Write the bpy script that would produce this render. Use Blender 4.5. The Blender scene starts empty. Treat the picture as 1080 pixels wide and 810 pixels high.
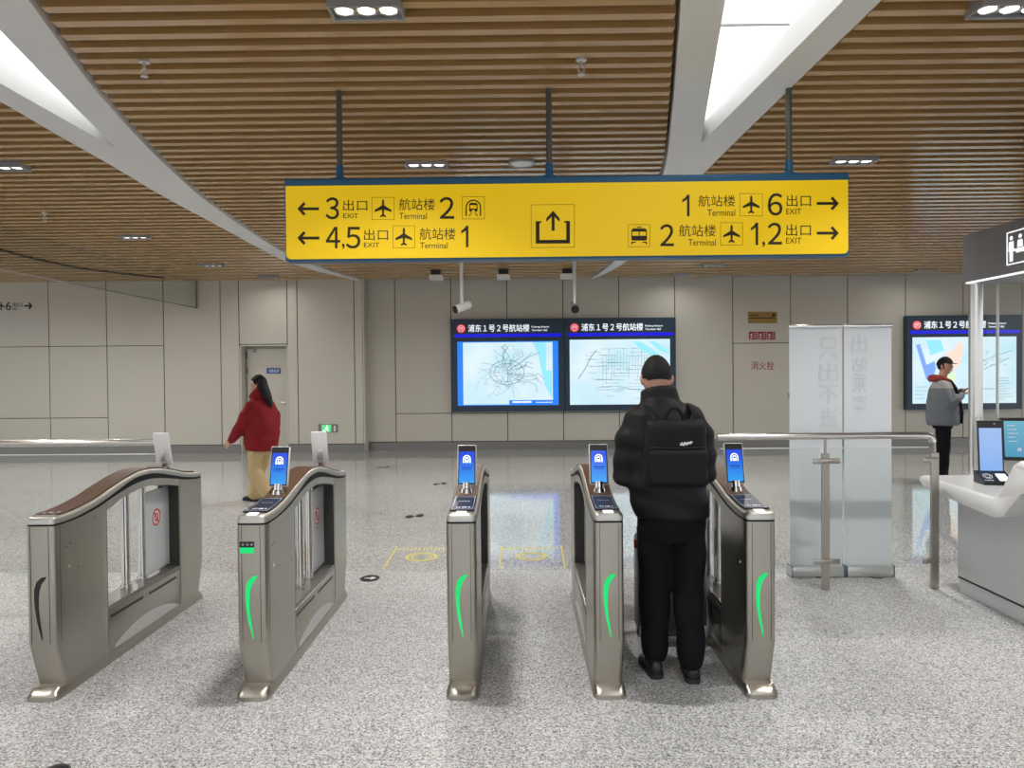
import bpy, bmesh, math, random
from mathutils import Vector, Matrix
PI = math.pi
R = math.radians
S = bpy.context.scene
COL = S.collection
random.seed(7)

# ------------------------------------------------------------------ camera
CAM_H, FPX = 1.65, 800.0
cam_rot = Matrix.Rotation(0.01, 3, 'Z') @ Matrix.Rotation(PI/2 - 0.01625, 3, 'X') @ Matrix.Rotation(R(-0.5), 3, 'Z')
cd = bpy.data.cameras.new('camera'); cam = bpy.data.objects.new('camera', cd); COL.objects.link(cam)
cd.sensor_width = 36; cd.lens = FPX/1080*36; cd.clip_start = 0.05; cd.clip_end = 200
cam.matrix_world = Matrix.Translation((0, 0, CAM_H)) @ cam_rot.to_4x4()
S.camera = cam
# ------------------------------------------------------------------ world, exposure
LAMP_W = 23          # watts of each three-spot downlight
PANEL_E = 1.35        # glow of the skylight panels
WORLD_E = 1.12
w = bpy.data.worlds.new('hall_light'); S.world = w; w.use_nodes = True
w.node_tree.nodes['Background'].inputs[0].default_value = (0.93, 0.96, 1.0, 1)
w.node_tree.nodes['Background'].inputs[1].default_value = WORLD_E
wt = w.node_tree.nodes.new('ShaderNodeTexCoord'); wx = w.node_tree.nodes.new('ShaderNodeSeparateXYZ'); wr = w.node_tree.nodes.new('ShaderNodeMapRange')   # the rest of the hall: pale above, dimmer floor below
wr.inputs[1].default_value = -0.12; wr.inputs[2].default_value = 0.05; wr.inputs[3].default_value = 0.38*WORLD_E; wr.inputs[4].default_value = 1.12*WORLD_E
w.node_tree.links.new(wt.outputs['Generated'], wx.inputs[0]); w.node_tree.links.new(wx.outputs[2], wr.inputs[0]); w.node_tree.links.new(wr.outputs[0], w.node_tree.nodes['Background'].inputs[1])
vs = S.view_settings
vs.view_transform = 'Standard'; vs.look = 'None'; vs.gamma = 1; vs.use_curve_mapping = False; vs.exposure = 0.38
S.cycles.use_denoising = True
S.cycles.max_bounces = 8; S.cycles.diffuse_bounces = 4; S.cycles.glossy_bounces = 4
S.cycles.transmission_bounces = 6; S.cycles.transparent_max_bounces = 10
S.cycles.caustics_reflective = False; S.cycles.caustics_refractive = False
S.cycles.sample_clamp_indirect = 6

# a point of the place that lies on a known plane and shows at a photo pixel
def ray(px, py): return cam_rot @ Vector(((px-540)/FPX, -(py-405)/FPX, -1))
def at_y(px, py, Y): r = ray(px, py); return Vector((0, 0, CAM_H)) + r*(Y/r.y)
def at_z(px, py, z): r = ray(px, py); return Vector((0, 0, CAM_H)) + r*((z-CAM_H)/r.z)
def at_x(px, py, X): r = ray(px, py); return Vector((0, 0, CAM_H)) + r*(X/r.x)

# ------------------------------------------------------------------ materials
def mat(name, col, rough=0.5, metal=0.0, emit=None, es=0.0, spec=0.5, trans=0.0, alpha=1.0, coat=0.0, ior=1.45):
    m = bpy.data.materials.new(name); m.use_nodes = True
    b = m.node_tree.nodes['Principled BSDF']
    b.inputs['Base Color'].default_value = (*col, 1); b.inputs['Roughness'].default_value = rough
    b.inputs['Metallic'].default_value = metal; b.inputs['Specular IOR Level'].default_value = spec
    b.inputs['Transmission Weight'].default_value = trans; b.inputs['Alpha'].default_value = alpha
    b.inputs['Coat Weight'].default_value = coat; b.inputs['IOR'].default_value = ior
    if emit: b.inputs['Emission Color'].default_value = (*emit, 1); b.inputs['Emission Strength'].default_value = es*0.84
    return m
def nd(m, t, **kw):
    n = m.node_tree.nodes.new(t)
    for k, v in kw.items(): setattr(n, k, v)
    return n
def lk(m, a, b): m.node_tree.links.new(a, b)
def bsdf(m): return m.node_tree.nodes['Principled BSDF']
def ramp(m, src, stops, inter='LINEAR'):
    r = nd(m, 'ShaderNodeValToRGB'); r.color_ramp.interpolation = inter
    e = r.color_ramp.elements
    while len(e) < len(stops): e.new(0.5)
    for el, (p, c) in zip(e, stops): el.position = p; el.color = (*c, 1) if len(c) == 3 else c
    lk(m, src, r.inputs[0]); return r
def obj_coord(m, scale=(1, 1, 1)):
    tc = nd(m, 'ShaderNodeTexCoord'); mp = nd(m, 'ShaderNodeMapping'); mp.inputs['Scale'].default_value = scale
    lk(m, tc.outputs['Object'], mp.inputs[0]); return mp.outputs[0]
def noise(m, vec, scale, detail=2.0, rough=0.5):
    n = nd(m, 'ShaderNodeTexNoise'); n.inputs['Scale'].default_value = scale; n.inputs['Detail'].default_value = detail
    n.inputs['Roughness'].default_value = rough; lk(m, vec, n.inputs['Vector']); return n.outputs[0]
def bump(m, h, strength=0.2, dist=0.01):
    b = nd(m, 'ShaderNodeBump'); b.inputs['Strength'].default_value = strength; b.inputs['Distance'].default_value = dist
    lk(m, h, b.inputs['Height']); lk(m, b.outputs[0], bsdf(m).inputs['Normal'])
def mixc(m, fac, a, b, mode='MIX'):
    x = nd(m, 'ShaderNodeMix', data_type='RGBA', blend_type=mode)
    if isinstance(fac, float): x.inputs[0].default_value = fac
    else: lk(m, fac, x.inputs[0])
    for s, i in ((a, 6), (b, 7)):
        if isinstance(s, tuple): x.inputs[i].default_value = (*s, 1)
        else: lk(m, s, x.inputs[i])
    return x.outputs[2]

# speckled polished granite
M_floor = mat('granite_floor', (0.5, 0.5, 0.5), 0.24, spec=0.5)
v = obj_coord(M_floor)
vo = nd(M_floor, 'ShaderNodeTexVoronoi'); vo.inputs['Scale'].default_value = 165; lk(M_floor, v, vo.inputs['Vector'])
sep = nd(M_floor, 'ShaderNodeSeparateColor'); lk(M_floor, vo.outputs['Color'], sep.inputs[0])
g1 = ramp(M_floor, sep.outputs[0], [(0.0, (0.07, 0.072, 0.075)), (0.14, (0.16, 0.163, 0.165)), (0.32, (0.36, 0.363, 0.362)), (0.62, (0.55, 0.553, 0.55)), (1.0, (0.79, 0.79, 0.785))])
g2 = noise(M_floor, v, 0.7, 3)
g2r = ramp(M_floor, g2, [(0.3, (0.9, 0.9, 0.9)), (0.7, (1.0, 1.0, 1.0))])
br = nd(M_floor, 'ShaderNodeTexBrick'); br.offset = 0.5
br.inputs['Scale'].default_value = 1.0; br.inputs['Brick Width'].default_value = 1.2; br.inputs['Row Height'].default_value = 0.8
br.inputs['Mortar Size'].default_value = 0.0022; br.inputs['Color1'].default_value = (1, 1, 1, 1); br.inputs['Color2'].default_value = (0.965, 0.965, 0.965, 1); br.inputs['Mortar'].default_value = (0.62, 0.62, 0.62, 1)
lk(M_floor, v, br.inputs['Vector'])
c = mixc(M_floor, 1.0, g1.outputs[0], g2r.outputs[0], 'MULTIPLY')
c = mixc(M_floor, 1.0, c, br.outputs[0], 'MULTIPLY')
lk(M_floor, c, bsdf(M_floor).inputs['Base Color'])
fy = nd(M_floor, 'ShaderNodeSeparateXYZ'); lk(M_floor, v, fy.inputs[0])          # flamed granite by the gates, polished granite beyond
fm_ = nd(M_floor, 'ShaderNodeMapRange'); lk(M_floor, fy.outputs[1], fm_.inputs[0])
for i_, q_ in ((1, 6.15), (2, 6.5), (3, 0.42), (4, 0.055)): fm_.inputs[i_].default_value = q_
lk(M_floor, fm_.outputs[0], bsdf(M_floor).inputs['Roughness'])

M_wall = mat('enamel_wall_panel', (0.44, 0.415, 0.36), 0.26, spec=0.45)
nw = noise(M_wall, obj_coord(M_wall, (0.35, 0.35, 0.35)), 1.0, 1)
lk(M_wall, ramp(M_wall, nw, [(0.3, (0.56, 0.545, 0.475)), (0.7, (0.60, 0.58, 0.51))]).outputs[0], bsdf(M_wall).inputs['Base Color'])
M_joint = mat('panel_joint', (0.06, 0.055, 0.045), 0.8)
M_steeldark = mat('dark_brushed_steel', (0.2, 0.195, 0.18), 0.35, 0.6)
M_slat = mat('wood_look_slat', (0.5, 0.32, 0.15), 0.2, spec=0.5, ior=2.1)
vv = obj_coord(M_slat, (0.6, 14, 14))
ns = noise(M_slat, vv, 3.0, 4)
lk(M_slat, ramp(M_slat, ns, [(0.3, (0.46, 0.267, 0.098)), (0.7, (0.55, 0.335, 0.135))]).outputs[0], bsdf(M_slat).inputs['Base Color'])
M_plenum = mat('dark_ceiling_void', (0.05, 0.035, 0.022), 0.9)
M_band = mat('white_painted_gypsum', (0.80, 0.80, 0.785), 0.6)
M_reveal = mat('white_reveal', (0.93, 0.93, 0.92), 0.6)
M_glow = mat('skylight_glow', (0.9, 0.9, 0.9), 0.6, emit=(0.97, 0.985, 1.0), es=PANEL_E)

def brushed(name, col, rough=0.3, scale=(40, 40, 1.2)):
    m = mat(name, col, rough, 1.0)
    n = noise(m, obj_coord(m, scale), 9.0, 3)
    rr = nd(m, 'ShaderNodeMapRange'); rr.inputs[3].default_value = rough-0.07; rr.inputs[4].default_value = rough+0.1
    lk(m, n, rr.inputs[0]); lk(m, rr.outputs[0], bsdf(m).inputs['Roughness'])
    lo = tuple(x*0.92 for x in col); hi = tuple(min(1, x*1.07) for x in col)
    lk(m, ramp(m, n, [(0.3, lo), (0.7, hi)]).outputs[0], bsdf(m).inputs['Base Color'])
    return m
M_steel = brushed('brushed_stainless_steel', (0.43, 0.405, 0.355), 0.3)
M_satin = brushed('satin_stainless_cap', (0.50, 0.49, 0.455), 0.42)
M_steel2 = brushed('satin_stainless_rail', (0.62, 0.61, 0.58), 0.22, (2, 40, 40))
M_bright = mat('polished_steel', (0.8, 0.79, 0.77), 0.12, 1.0)
M_alu = mat('pale_anodised_aluminium', (0.66, 0.66, 0.65), 0.35, 0.7)
M_black = mat('black_plastic', (0.012, 0.012, 0.013), 0.35)
M_rubber = mat('black_rubber', (0.02, 0.02, 0.02), 0.7)
M_lining = mat('dark_window_lining', (0.035, 0.034, 0.032), 0.5)
M_brown = mat('brown_top_cover', (0.105, 0.055, 0.032), 0.5, spec=0.3)
M_pad = mat('slate_reader_pad', (0.016, 0.022, 0.042), 0.42, spec=0.3)
M_strip = mat('black_strip_inlay', (0.010, 0.010, 0.011), 0.6, spec=0.2)
M_padline = mat('pale_print', (0.75, 0.78, 0.85), 0.5)
M_green = mat('green_lamp', (0.0, 0.5, 0.15), 0.4, emit=(0.0, 0.60, 0.105), es=0.62)
M_white_led = mat('white_lamp', (0.9, 0.9, 0.9), 0.4, emit=(0.95, 0.98, 1.0), es=0.75)
M_spot = mat('spot_lens', (1, 1, 1), 0.4, emit=(1.0, 0.98, 0.94), es=3.0)
M_frost = mat('frosted_flap', (0.82, 0.86, 0.88), 0.22, trans=0.35)
M_red = mat('red_print', (0.55, 0.03, 0.03), 0.5)
M_whitepl = mat('white_plastic', (0.78, 0.78, 0.77), 0.35)
M_greypl = mat('grey_plastic', (0.33, 0.33, 0.33), 0.5)
M_glass = mat('clear_glass', (0.95, 1.0, 0.98), 0.0, trans=1.0, ior=1.45)
nt = M_glass.node_tree                       # architectural glass: see-through plus mirror sheen
nt.nodes.remove(bsdf(M_glass))
tr = nt.nodes.new('ShaderNodeBsdfTransparent'); tr.inputs[0].default_value = (0.965, 0.98, 0.973, 1)
geo = nt.nodes.new('ShaderNodeNewGeometry'); inv = nt.nodes.new('ShaderNodeMath'); inv.operation = 'SUBTRACT'; inv.inputs[0].default_value = 1; ml = nt.nodes.new('ShaderNodeMath'); ml.operation = 'MULTIPLY'
nt.links.new(geo.outputs['Backfacing'], inv.inputs[1])
gl = nt.nodes.new('ShaderNodeBsdfGlossy'); gl.inputs['Roughness'].default_value = 0.02
fr = nt.nodes.new('ShaderNodeFresnel'); fr.inputs[0].default_value = 1.35
mx = nt.nodes.new('ShaderNodeMixShader')
nt.links.new(fr.outputs[0], ml.inputs[0]); nt.links.new(inv.outputs[0], ml.inputs[1]); nt.links.new(ml.outputs[0], mx.inputs[0]); nt.links.new(tr.outputs[0], mx.inputs[1]); nt.links.new(gl.outputs[0], mx.inputs[2])
nt.links.new(mx.outputs[0], nt.nodes['Material Output'].inputs[0])
M_smoke = M_glass.copy(); M_smoke.name = 'tinted_barrier_glass'
for n_ in M_smoke.node_tree.nodes:
    if n_.bl_idname == 'ShaderNodeBsdfTransparent': n_.inputs[0].default_value = (0.90, 0.92, 0.90, 1)
M_yellow = mat('yellow_sign_face', (0.58, 0.38, 0.0), 0.45, emit=(0.86, 0.56, 0.0), es=0.42)
M_bluetrim = mat('blue_sign_trim', (0.02, 0.115, 0.235), 0.4)
M_ink = mat('dark_brown_lettering', (0.028, 0.014, 0.002), 0.6)
M_inkthin = mat('thin_sign_outline', (0.30, 0.18, 0.0), 0.6)
M_rod = mat('grey_hanger_rod', (0.12, 0.12, 0.105), 0.4, 0.3)
M_screenframe = mat('navy_display_frame', (0.012, 0.04, 0.075), 0.3)
M_mapglow = mat('map_screen_glow', (0.1, 0.1, 0.1), 0.25, emit=(0.60, 0.80, 0.88), es=0.95)
vm = obj_coord(M_mapglow)
nm = noise(M_mapglow, vm, 1.3, 3)
lk(M_mapglow, ramp(M_mapglow, nm, [(0.35, (0.50, 0.78, 0.88)), (0.55, (0.66, 0.82, 0.90)), (0.7, (0.74, 0.88, 0.90))]).outputs[0], bsdf(M_mapglow).inputs['Emission Color'])
M_mapblue = mat('map_screen_blue', (0.01, 0.1, 0.4), 0.25, emit=(0.01, 0.17, 0.72), es=1.0)
M_mapdeep = mat('display_blue_light_strip', (0.0, 0.0, 0.3), 0.25, emit=(0.0, 0.0, 0.52), es=1.0)
M_mapwater = mat('map_water', (0.1, 0.4, 0.5), 0.25, emit=(0.27, 0.66, 0.80), es=0.95)
M_mappeach = mat('map_peach', (0.5, 0.3, 0.2), 0.25, emit=(0.80, 0.62, 0.55), es=0.95)
M_mapgreen = mat('map_green', (0.3, 0.5, 0.2), 0.25, emit=(0.60, 0.74, 0.50), es=0.95)
M_maproyal = mat('map_periwinkle', (0.1, 0.2, 0.5), 0.25, emit=(0.17, 0.32, 0.74), es=0.95)
M_mapline = mat('map_lines', (0.16, 0.30, 0.36), 0.5, emit=(0.16, 0.30, 0.36), es=0.55)
M_hdtext = mat('white_lit_lettering', (0.8, 0.85, 0.9), 0.4, emit=(0.75, 0.83, 0.9), es=0.85)
M_logo = mat('red_lit_logo', (0.6, 0.02, 0.03), 0.4, emit=(0.62, 0.02, 0.035), es=0.6)
def screen_gradient(name, lo, hi, z0, z1, es=1.0):
    m = mat(name, (0.02, 0.02, 0.03), 0.2, emit=lo, es=es)
    tc = nd(m, 'ShaderNodeTexCoord'); sx = nd(m, 'ShaderNodeSeparateXYZ'); lk(m, tc.outputs['Generated'], sx.inputs[0])
    lk(m, ramp(m, sx.outputs[2], [(z0, lo), (z1, hi)]).outputs[0], bsdf(m).inputs['Emission Color'])
    return m
M_phone = screen_gradient('blue_scan_screen', (0.02, 0.30, 0.80), (0.005, 0.06, 0.68), 0.05, 0.85)
M_terminal = screen_gradient('pale_blue_terminal_screen', (0.22, 0.42, 0.80), (0.30, 0.46, 0.78), 0.0, 1.0, 0.95)
M_monitor = screen_gradient('teal_monitor_screen', (0.04, 0.27, 0.45), (0.13, 0.42, 0.55), 0.0, 1.0, 0.9)
M_phonetxt = mat('navy_screen_text', (0.0, 0.02, 0.2), 0.5, emit=(0.0, 0.05, 0.35), es=0.6)
M_icon = mat('cream_screen_icon', (0.8, 0.85, 0.7), 0.5, emit=(0.72, 0.82, 0.62), es=0.9)
M_banner = mat('white_banner_fabric', (0.80, 0.84, 0.87), 0.55)
M_bannertxt = mat('show_through_lettering', (0.735, 0.765, 0.785), 0.55)
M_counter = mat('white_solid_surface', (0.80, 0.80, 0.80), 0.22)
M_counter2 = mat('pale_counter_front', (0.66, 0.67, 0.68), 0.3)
M_canopy = mat('grey_canopy_panel', (0.20, 0.20, 0.205), 0.42, 0.2)
M_skin = mat('skin', (0.55, 0.31, 0.22), 0.5)
M_hair = mat('black_hair', (0.010, 0.009, 0.009), 0.65, spec=0.3)
def cloth(name, col, rough=0.85, sc=180.0):
    m = mat(name, col, rough, spec=0.25); n = noise(m, obj_coord(m), sc, 2); bump(m, n, 0.25, 0.003); return m
M_jacketblk = cloth('black_padded_nylon', (0.0105, 0.0105, 0.012), 0.55)
M_trousblk = cloth('black_trouser_cloth', (0.0045, 0.0045, 0.0055), 0.9)
M_packblk = cloth('black_backpack_nylon', (0.008, 0.008, 0.010), 0.6)
M_packpanel = cloth('dark_charcoal_nylon', (0.014, 0.014, 0.017), 0.5)
M_redcloth = cloth('dark_red_jacket', (0.23, 0.012, 0.016), 0.75)
M_beige = cloth('beige_trouser_cloth', (0.52, 0.40, 0.21), 0.85)
M_greycloth = cloth('grey_jacket_cloth', (0.145, 0.16, 0.18), 0.75)
M_palegrey = cloth('pale_grey_jacket_yoke', (0.34, 0.33, 0.31), 0.75)
M_redhood = cloth('red_hood_lining', (0.30, 0.05, 0.04), 0.8)
M_navy = cloth('black_knit', (0.012, 0.012, 0.016), 0.9)
M_lip = mat('lips', (0.42, 0.16, 0.13), 0.5)
M_eye = mat('dark_eye', (0.02, 0.015, 0.012), 0.2)
M_marky = mat('yellow_floor_paint', (0.58, 0.50, 0.10), 0.45)
M_case = mat('graphite_suitcase_shell', (0.10, 0.105, 0.11), 0.28, 0.2)
M_brass = mat('brass_notice_plate', (0.30, 0.19, 0.045), 0.4, 0.3)
M_redsign = mat('dark_red_sign', (0.30, 0.025, 0.035), 0.4)
M_pinkmark = mat('pale_sign_mark', (0.62, 0.50, 0.48), 0.5)
M_bluepl = mat('blue_door_plaque', (0.01, 0.07, 0.30), 0.4)
M_exit = mat('green_exit_light', (0.05, 0.4, 0.12), 0.4, emit=(0.10, 0.55, 0.20), es=0.9)

# ------------------------------------------------------------------ mesh helpers
def part(name, bm, m, parent=None, smooth=False, world=False, angle=35):
    if world and parent is not None:
        bmesh.ops.translate(bm, verts=bm.verts, vec=-Vector(parent.location))
    me = bpy.data.meshes.new(name); bm.to_mesh(me); bm.free()
    ms = m if isinstance(m, (list, tuple)) else [m]
    for x in ms: me.materials.append(x)
    if smooth:
        me.polygons.foreach_set('use_smooth', [True]*len(me.polygons))
        me.set_sharp_from_angle(angle=R(angle))
    o = bpy.data.objects.new(name, me); COL.objects.link(o)
    if parent is not None: o.parent = parent
    return o
def tag(o, label=None, cat=None, group=None, kind=None):
    if label: o['label'] = label
    if cat: o['category'] = cat
    if group: o['group'] = group
    if kind: o['kind'] = kind
    return o
def struct(o): o['kind'] = 'structure'; return o
def thing(name, label, cat, loc=(0, 0, 0), rz=0.0, group=None):
    o = bpy.data.objects.new(name, None); COL.objects.link(o); o.empty_display_size = 0.1
    o.location = loc; o.rotation_euler = (0, 0, rz)
    return tag(o, label, cat, group)
def dup(root, loc, label, rz=None):
    r = root.copy(); COL.objects.link(r); r.location = loc; r['label'] = label
    if rz is not None: r.rotation_euler = (0, 0, rz)
    for ch in list(root.children):
        c = ch.copy(); COL.objects.link(c); c.parent = r
        for g in list(ch.children):
            d = g.copy(); COL.objects.link(d); d.parent = c
    return r
def B(): return bmesh.new()
def box(bm, x0, x1, y0, y1, z0, z1, bev=0.0, seg=2, mi=0):
    t = bmesh.new()
    bmesh.ops.create_cube(t, size=1)
    for v_ in t.verts: v_.co = Vector(((x0+x1)/2+v_.co.x*(x1-x0), (y0+y1)/2+v_.co.y*(y1-y0), (z0+z1)/2+v_.co.z*(z1-z0)))
    if bev: bmesh.ops.bevel(t, geom=t.edges[:], offset=bev, segments=seg, affect='EDGES', profile=0.5)
    return merge(bm, t, mi)
def merge(bm, t, mi=0, M=None):
    mp = {}
    for v_ in t.verts: mp[v_] = bm.verts.new(M @ v_.co if M else v_.co)
    for f in t.faces:
        try: nf = bm.faces.new([mp[v_] for v_ in f.verts]); nf.material_index = mi
        except ValueError: pass
    t.free(); return bm
def loft(bm, rings, cap=True, closed=False, mi=0):
    rv = [[bm.verts.new(p) for p in r] for r in rings]
    n = len(rv[0]); last = len(rv) if closed else len(rv)-1
    for i in range(last):
        a, b = rv[i], rv[(i+1) % len(rv)]
        for j in range(n):
            f = bm.faces.new((a[j], a[(j+1) % n], b[(j+1) % n], b[j])); f.material_index = mi
    if cap and not closed:
        f = bm.faces.new(list(reversed(rv[0]))); f.material_index = mi
        f = bm.faces.new(rv[-1]); f.material_index = mi
    return bm
def frames(pts, ref=None):
    pts = [Vector(p) for p in pts]; out = []; prev = None
    for i, p in enumerate(pts):
        t = ((pts[min(i+1, len(pts)-1)]-pts[max(i-1, 0)])).normalized()
        if prev is None:
            a = Vector(ref) if ref else (Vector((0, 0, 1)) if abs(t.z) < 0.9 else Vector((0, 1, 0)))
            u = (a - t*a.dot(t)).normalized()
        else: u = (prev - t*prev.dot(t)).normalized()
        prev = u; out.append((p, t, u, t.cross(u)))
    return out
def tube(bm, pts, r, n=12, ry=None, ref=None, mi=0, round_ends=False, closed=False):
    fr_ = frames(pts, ref); rr = r if isinstance(r, (list, tuple)) else [r]*len(pts)
    r2 = (ry if isinstance(ry, (list, tuple)) else [ry]*len(pts)) if ry is not None else rr
    rings = []
    for (p, t, u, w_), a, b in zip(fr_, rr, r2):
        rings.append([p + u*(a*math.cos(2*PI*k/n)) + w_*(b*math.sin(2*PI*k/n)) for k in range(n)])
    if round_ends:
        pre, post = [], []
        for s_, lst, (p, t, u, w_), a, b in ((-1, pre, fr_[0], rr[0], r2[0]), (1, post, fr_[-1], rr[-1], r2[-1])):
            for q in (0.35, 0.65, 0.9):
                c_ = math.cos(q*PI/2); h = math.sin(q*PI/2)*min(a, b)*s_
                lst.append([p + t*h + u*(a*c_*math.cos(2*PI*k/n)) + w_*(b*c_*math.sin(2*PI*k/n)) for k in range(n)])
        rings = pre[::-1] + rings + post
    return loft(bm, rings, True, closed, mi)
def cyl(bm, p0, p1, r, n=20, r1=None, mi=0): return tube(bm, [p0, p1], [r, r if r1 is None else r1], n, mi=mi)
def sphere(bm, c_, rx, ry, rz, n=16, M=None):
    t = bmesh.new(); bmesh.ops.create_uvsphere(t, u_segments=n, v_segments=max(6, n*2//3), radius=1)
    for v_ in t.verts: v_.co = Vector((v_.co.x*rx, v_.co.y*ry, v_.co.z*rz))
    MM = Matrix.Translation(c_) @ (M.to_4x4() if M else Matrix.Identity(4))
    return merge(bm, t, 0, MM)
def prism(bm, poly, mapf, n, t0, t1, mi=0):
    """polygon in the plane given by mapf(a,b), thickened from t0 to t1 along n"""
    n = Vector(n); P = [Vector(mapf(*p)) for p in poly]
    a = [bm.verts.new(p+n*t0) for p in P]; b = [bm.verts.new(p+n*t1) for p in P]; k = len(P)
    for f in (list(reversed(a)), b):
        try: bm.faces.new(f).material_index = mi
        except ValueError: pass
    for i in range(k): bm.faces.new((a[i], a[(i+1) % k], b[(i+1) % k], b[i])).material_index = mi
def ribbon(bm, pts, wd, mapf, n, t0=0.0, t1=0.003, closed=False):
    """a stroke of width wd (in plane units) along 2D points"""
    P = [Vector(p) for p in pts]; k = len(P); L, Rr = [], []
    for i in range(k):
        a = P[(i-1) % k] if (closed or i > 0) else P[i]; b = P[(i+1) % k] if (closed or i < k-1) else P[i]
        d0 = (P[i]-a).normalized() if (P[i]-a).length > 1e-9 else None; d1 = (b-P[i]).normalized() if (b-P[i]).length > 1e-9 else None
        if d0 is None: d0 = d1
        if d1 is None: d1 = d0
        nn = Vector((-(d0+d1).y, (d0+d1).x)); nn = nn.normalized() if nn.length > 1e-6 else Vector((-d0.y, d0.x))
        s_ = max(0.35, nn.dot(Vector((-d0.y, d0.x))))
        L.append(P[i]+nn*(wd/2/s_)); Rr.append(P[i]-nn*(wd/2/s_))
    for i in range(k if closed else k-1):
        j = (i+1) % k
        prism(bm, [L[i], L[j], Rr[j], Rr[i]], mapf, n, t0, t1)
def disc(bm, cx, cy, rx, ry, mapf, n, t0=0, t1=0.003, k=24): prism(bm, [(cx+rx*math.cos(2*PI*i/k), cy+ry*math.sin(2*PI*i/k)) for i in range(k)], mapf, n, t0, t1)
def ring(bm, cx, cy, r, wd, mapf, n, t0=0, t1=0.003, k=28, asp=1.0): ribbon(bm, [(cx+r*math.cos(2*PI*i/k), cy+r*asp*math.sin(2*PI*i/k)) for i in range(k)], wd, mapf, n, t0, t1, True)
_txt = {}
def text(bm, s, x0, x1, y0, y1, mapf, n, off=0.0, th=0.002, bold=0.0):
    """lettering fitted into the box x0..x1 (left..right), y0 (top)..y1 (bottom) of the plane mapf"""
    key = (s, bold)
    if key not in _txt:
        cu = bpy.data.curves.new('t', 'FONT'); cu.body = s; cu.resolution_u = 4; cu.extrude = 0.5; cu.offset = bold
        o = bpy.data.objects.new('t', cu); COL.objects.link(o); bpy.context.view_layer.update()
        dg = bpy.context.evaluated_depsgraph_get(); me = bpy.data.meshes.new_from_object(o.evaluated_get(dg))
        vs_ = [v_.co.copy() for v_ in me.vertices]; fs = [tuple(p.vertices) for p in me.polygons]
        bpy.data.objects.remove(o); bpy.data.curves.remove(cu); bpy.data.meshes.remove(me)
        _txt[key] = (vs_, fs)
    vs_, fs = _txt[key]
    if not vs_: return
    ax, bx = min(p.x for p in vs_), max(p.x for p in vs_); ay, by = min(p.y for p in vs_), max(p.y for p in vs_)
    bl, br_, tl = Vector(mapf(x0, y1)), Vector(mapf(x1, y1)), Vector(mapf(x0, y0)); n = Vector(n)
    nv = [bm.verts.new(bl + (br_-bl)*((p.x-ax)/(bx-ax)) + (tl-bl)*((p.y-ay)/(by-ay)) + n*(off+th*(p.z+0.5))) for p in vs_]
    for f in fs:
        try: bm.faces.new([nv[i] for i in f])
        except ValueError: pass
def interp(knots):
    def f(x):
        if x <= knots[0][0]: return knots[0][1]
        if x >= knots[-1][0]: return knots[-1][1]
        for i in range(len(knots)-1):
            (xa, ya), (xb, yb) = knots[i], knots[i+1]
            if xa <= x <= xb:
                def sl(j):
                    if j <= 0 or j >= len(knots)-1: return 0 if j <= 0 else (knots[j][1]-knots[j-1][1])/(knots[j][0]-knots[j-1][0])
                    return (knots[j+1][1]-knots[j-1][1])/(knots[j+1][0]-knots[j-1][0])
                h = xb-xa; t = (x-xa)/h; m0, m1 = sl(i)*h, sl(i+1)*h
                return (2*t**3-3*t*t+1)*ya+(t**3-2*t*t+t)*m0+(-2*t**3+3*t*t)*yb+(t**3-t*t)*m1
    return f
def lin(knots):
    def f(x):
        if x <= knots[0][0]: k = 0
        elif x >= knots[-1][0]: k = len(knots)-2
        else: k = max(i for i in range(len(knots)-1) if knots[i][0] <= x)
        (xa, ya), (xb, yb) = knots[k], knots[k+1]
        return ya+(yb-ya)*(x-xa)/(xb-xa)
    return f
def remeshed(bm, voxel, smooth_it=4):
    me = bpy.data.meshes.new('r'); bm.to_mesh(me); bm.free()
    o = bpy.data.objects.new('r', me); COL.objects.link(o)
    md = o.modifiers.new('r', 'REMESH'); md.mode = 'VOXEL'; md.voxel_size = voxel
    if smooth_it:
        sm = o.modifiers.new('s', 'SMOOTH'); sm.iterations = smooth_it; sm.factor = 0.5
    bpy.context.view_layer.update()
    dg = bpy.context.evaluated_depsgraph_get(); me2 = bpy.data.meshes.new_from_object(o.evaluated_get(dg))
    out = bmesh.new(); out.from_mesh(me2)
    bpy.data.objects.remove(o); bpy.data.meshes.remove(me); bpy.data.meshes.remove(me2)
    return out

# ------------------------------------------------------------------ the setting
CZ = 3.6                       # underside of the ceiling slats
WL, WR = 15.8, 16.15           # the left stretch of the far wall stands a little proud of the right one
XA, XB, YA = -15.0, 15.0, -5.0
bm = B(); box(bm, XA, XB, YA, 17.0, -0.2, 0.0)
struct(part('floor', bm, M_floor))

# leaf shaped light slots in the ceiling
lw_r = interp([(-5, -1.7), (0, -1.75), (2.5, -2.16), (3.9, -2.505), (4.37, -2.642), (5.22, -2.874), (6.56, -3.165), (8.35, -3.46), (10.2, -3.628), (12.2, -3.74), (14.2, -3.60), (15.75, -3.34)])
lw_l = interp([(-5, -3.3), (2.0, -3.5), (5.33, -3.634), (6.07, -3.689), (7.03, -3.744), (8.16, -3.838), (9.5, -3.89), (12.96, -4.0), (14.3, -3.82), (15.75, -3.40)])
rw_l = interp([(-5, -0.6), (0, -0.1), (2.5, 0.5), (4.0, 0.858), (4.72, 0.987), (5.75, 1.166), (7.42, 1.42), (10, 1.62), (13, 1.70), (14.8, 1.62), (16.1, 1.50)])
rw_r = interp([(-5, 1.98), (2, 1.95), (4.03, 1.915), (5.2, 1.88), (7.43, 1.83), (10, 1.86), (13.0, 1.92), (14.6, 1.80), (16.1, 1.56)])
bm = B()
box(bm, XA, XB, YA, WR+0.4, 4.1, 4.2, mi=1)
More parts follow.
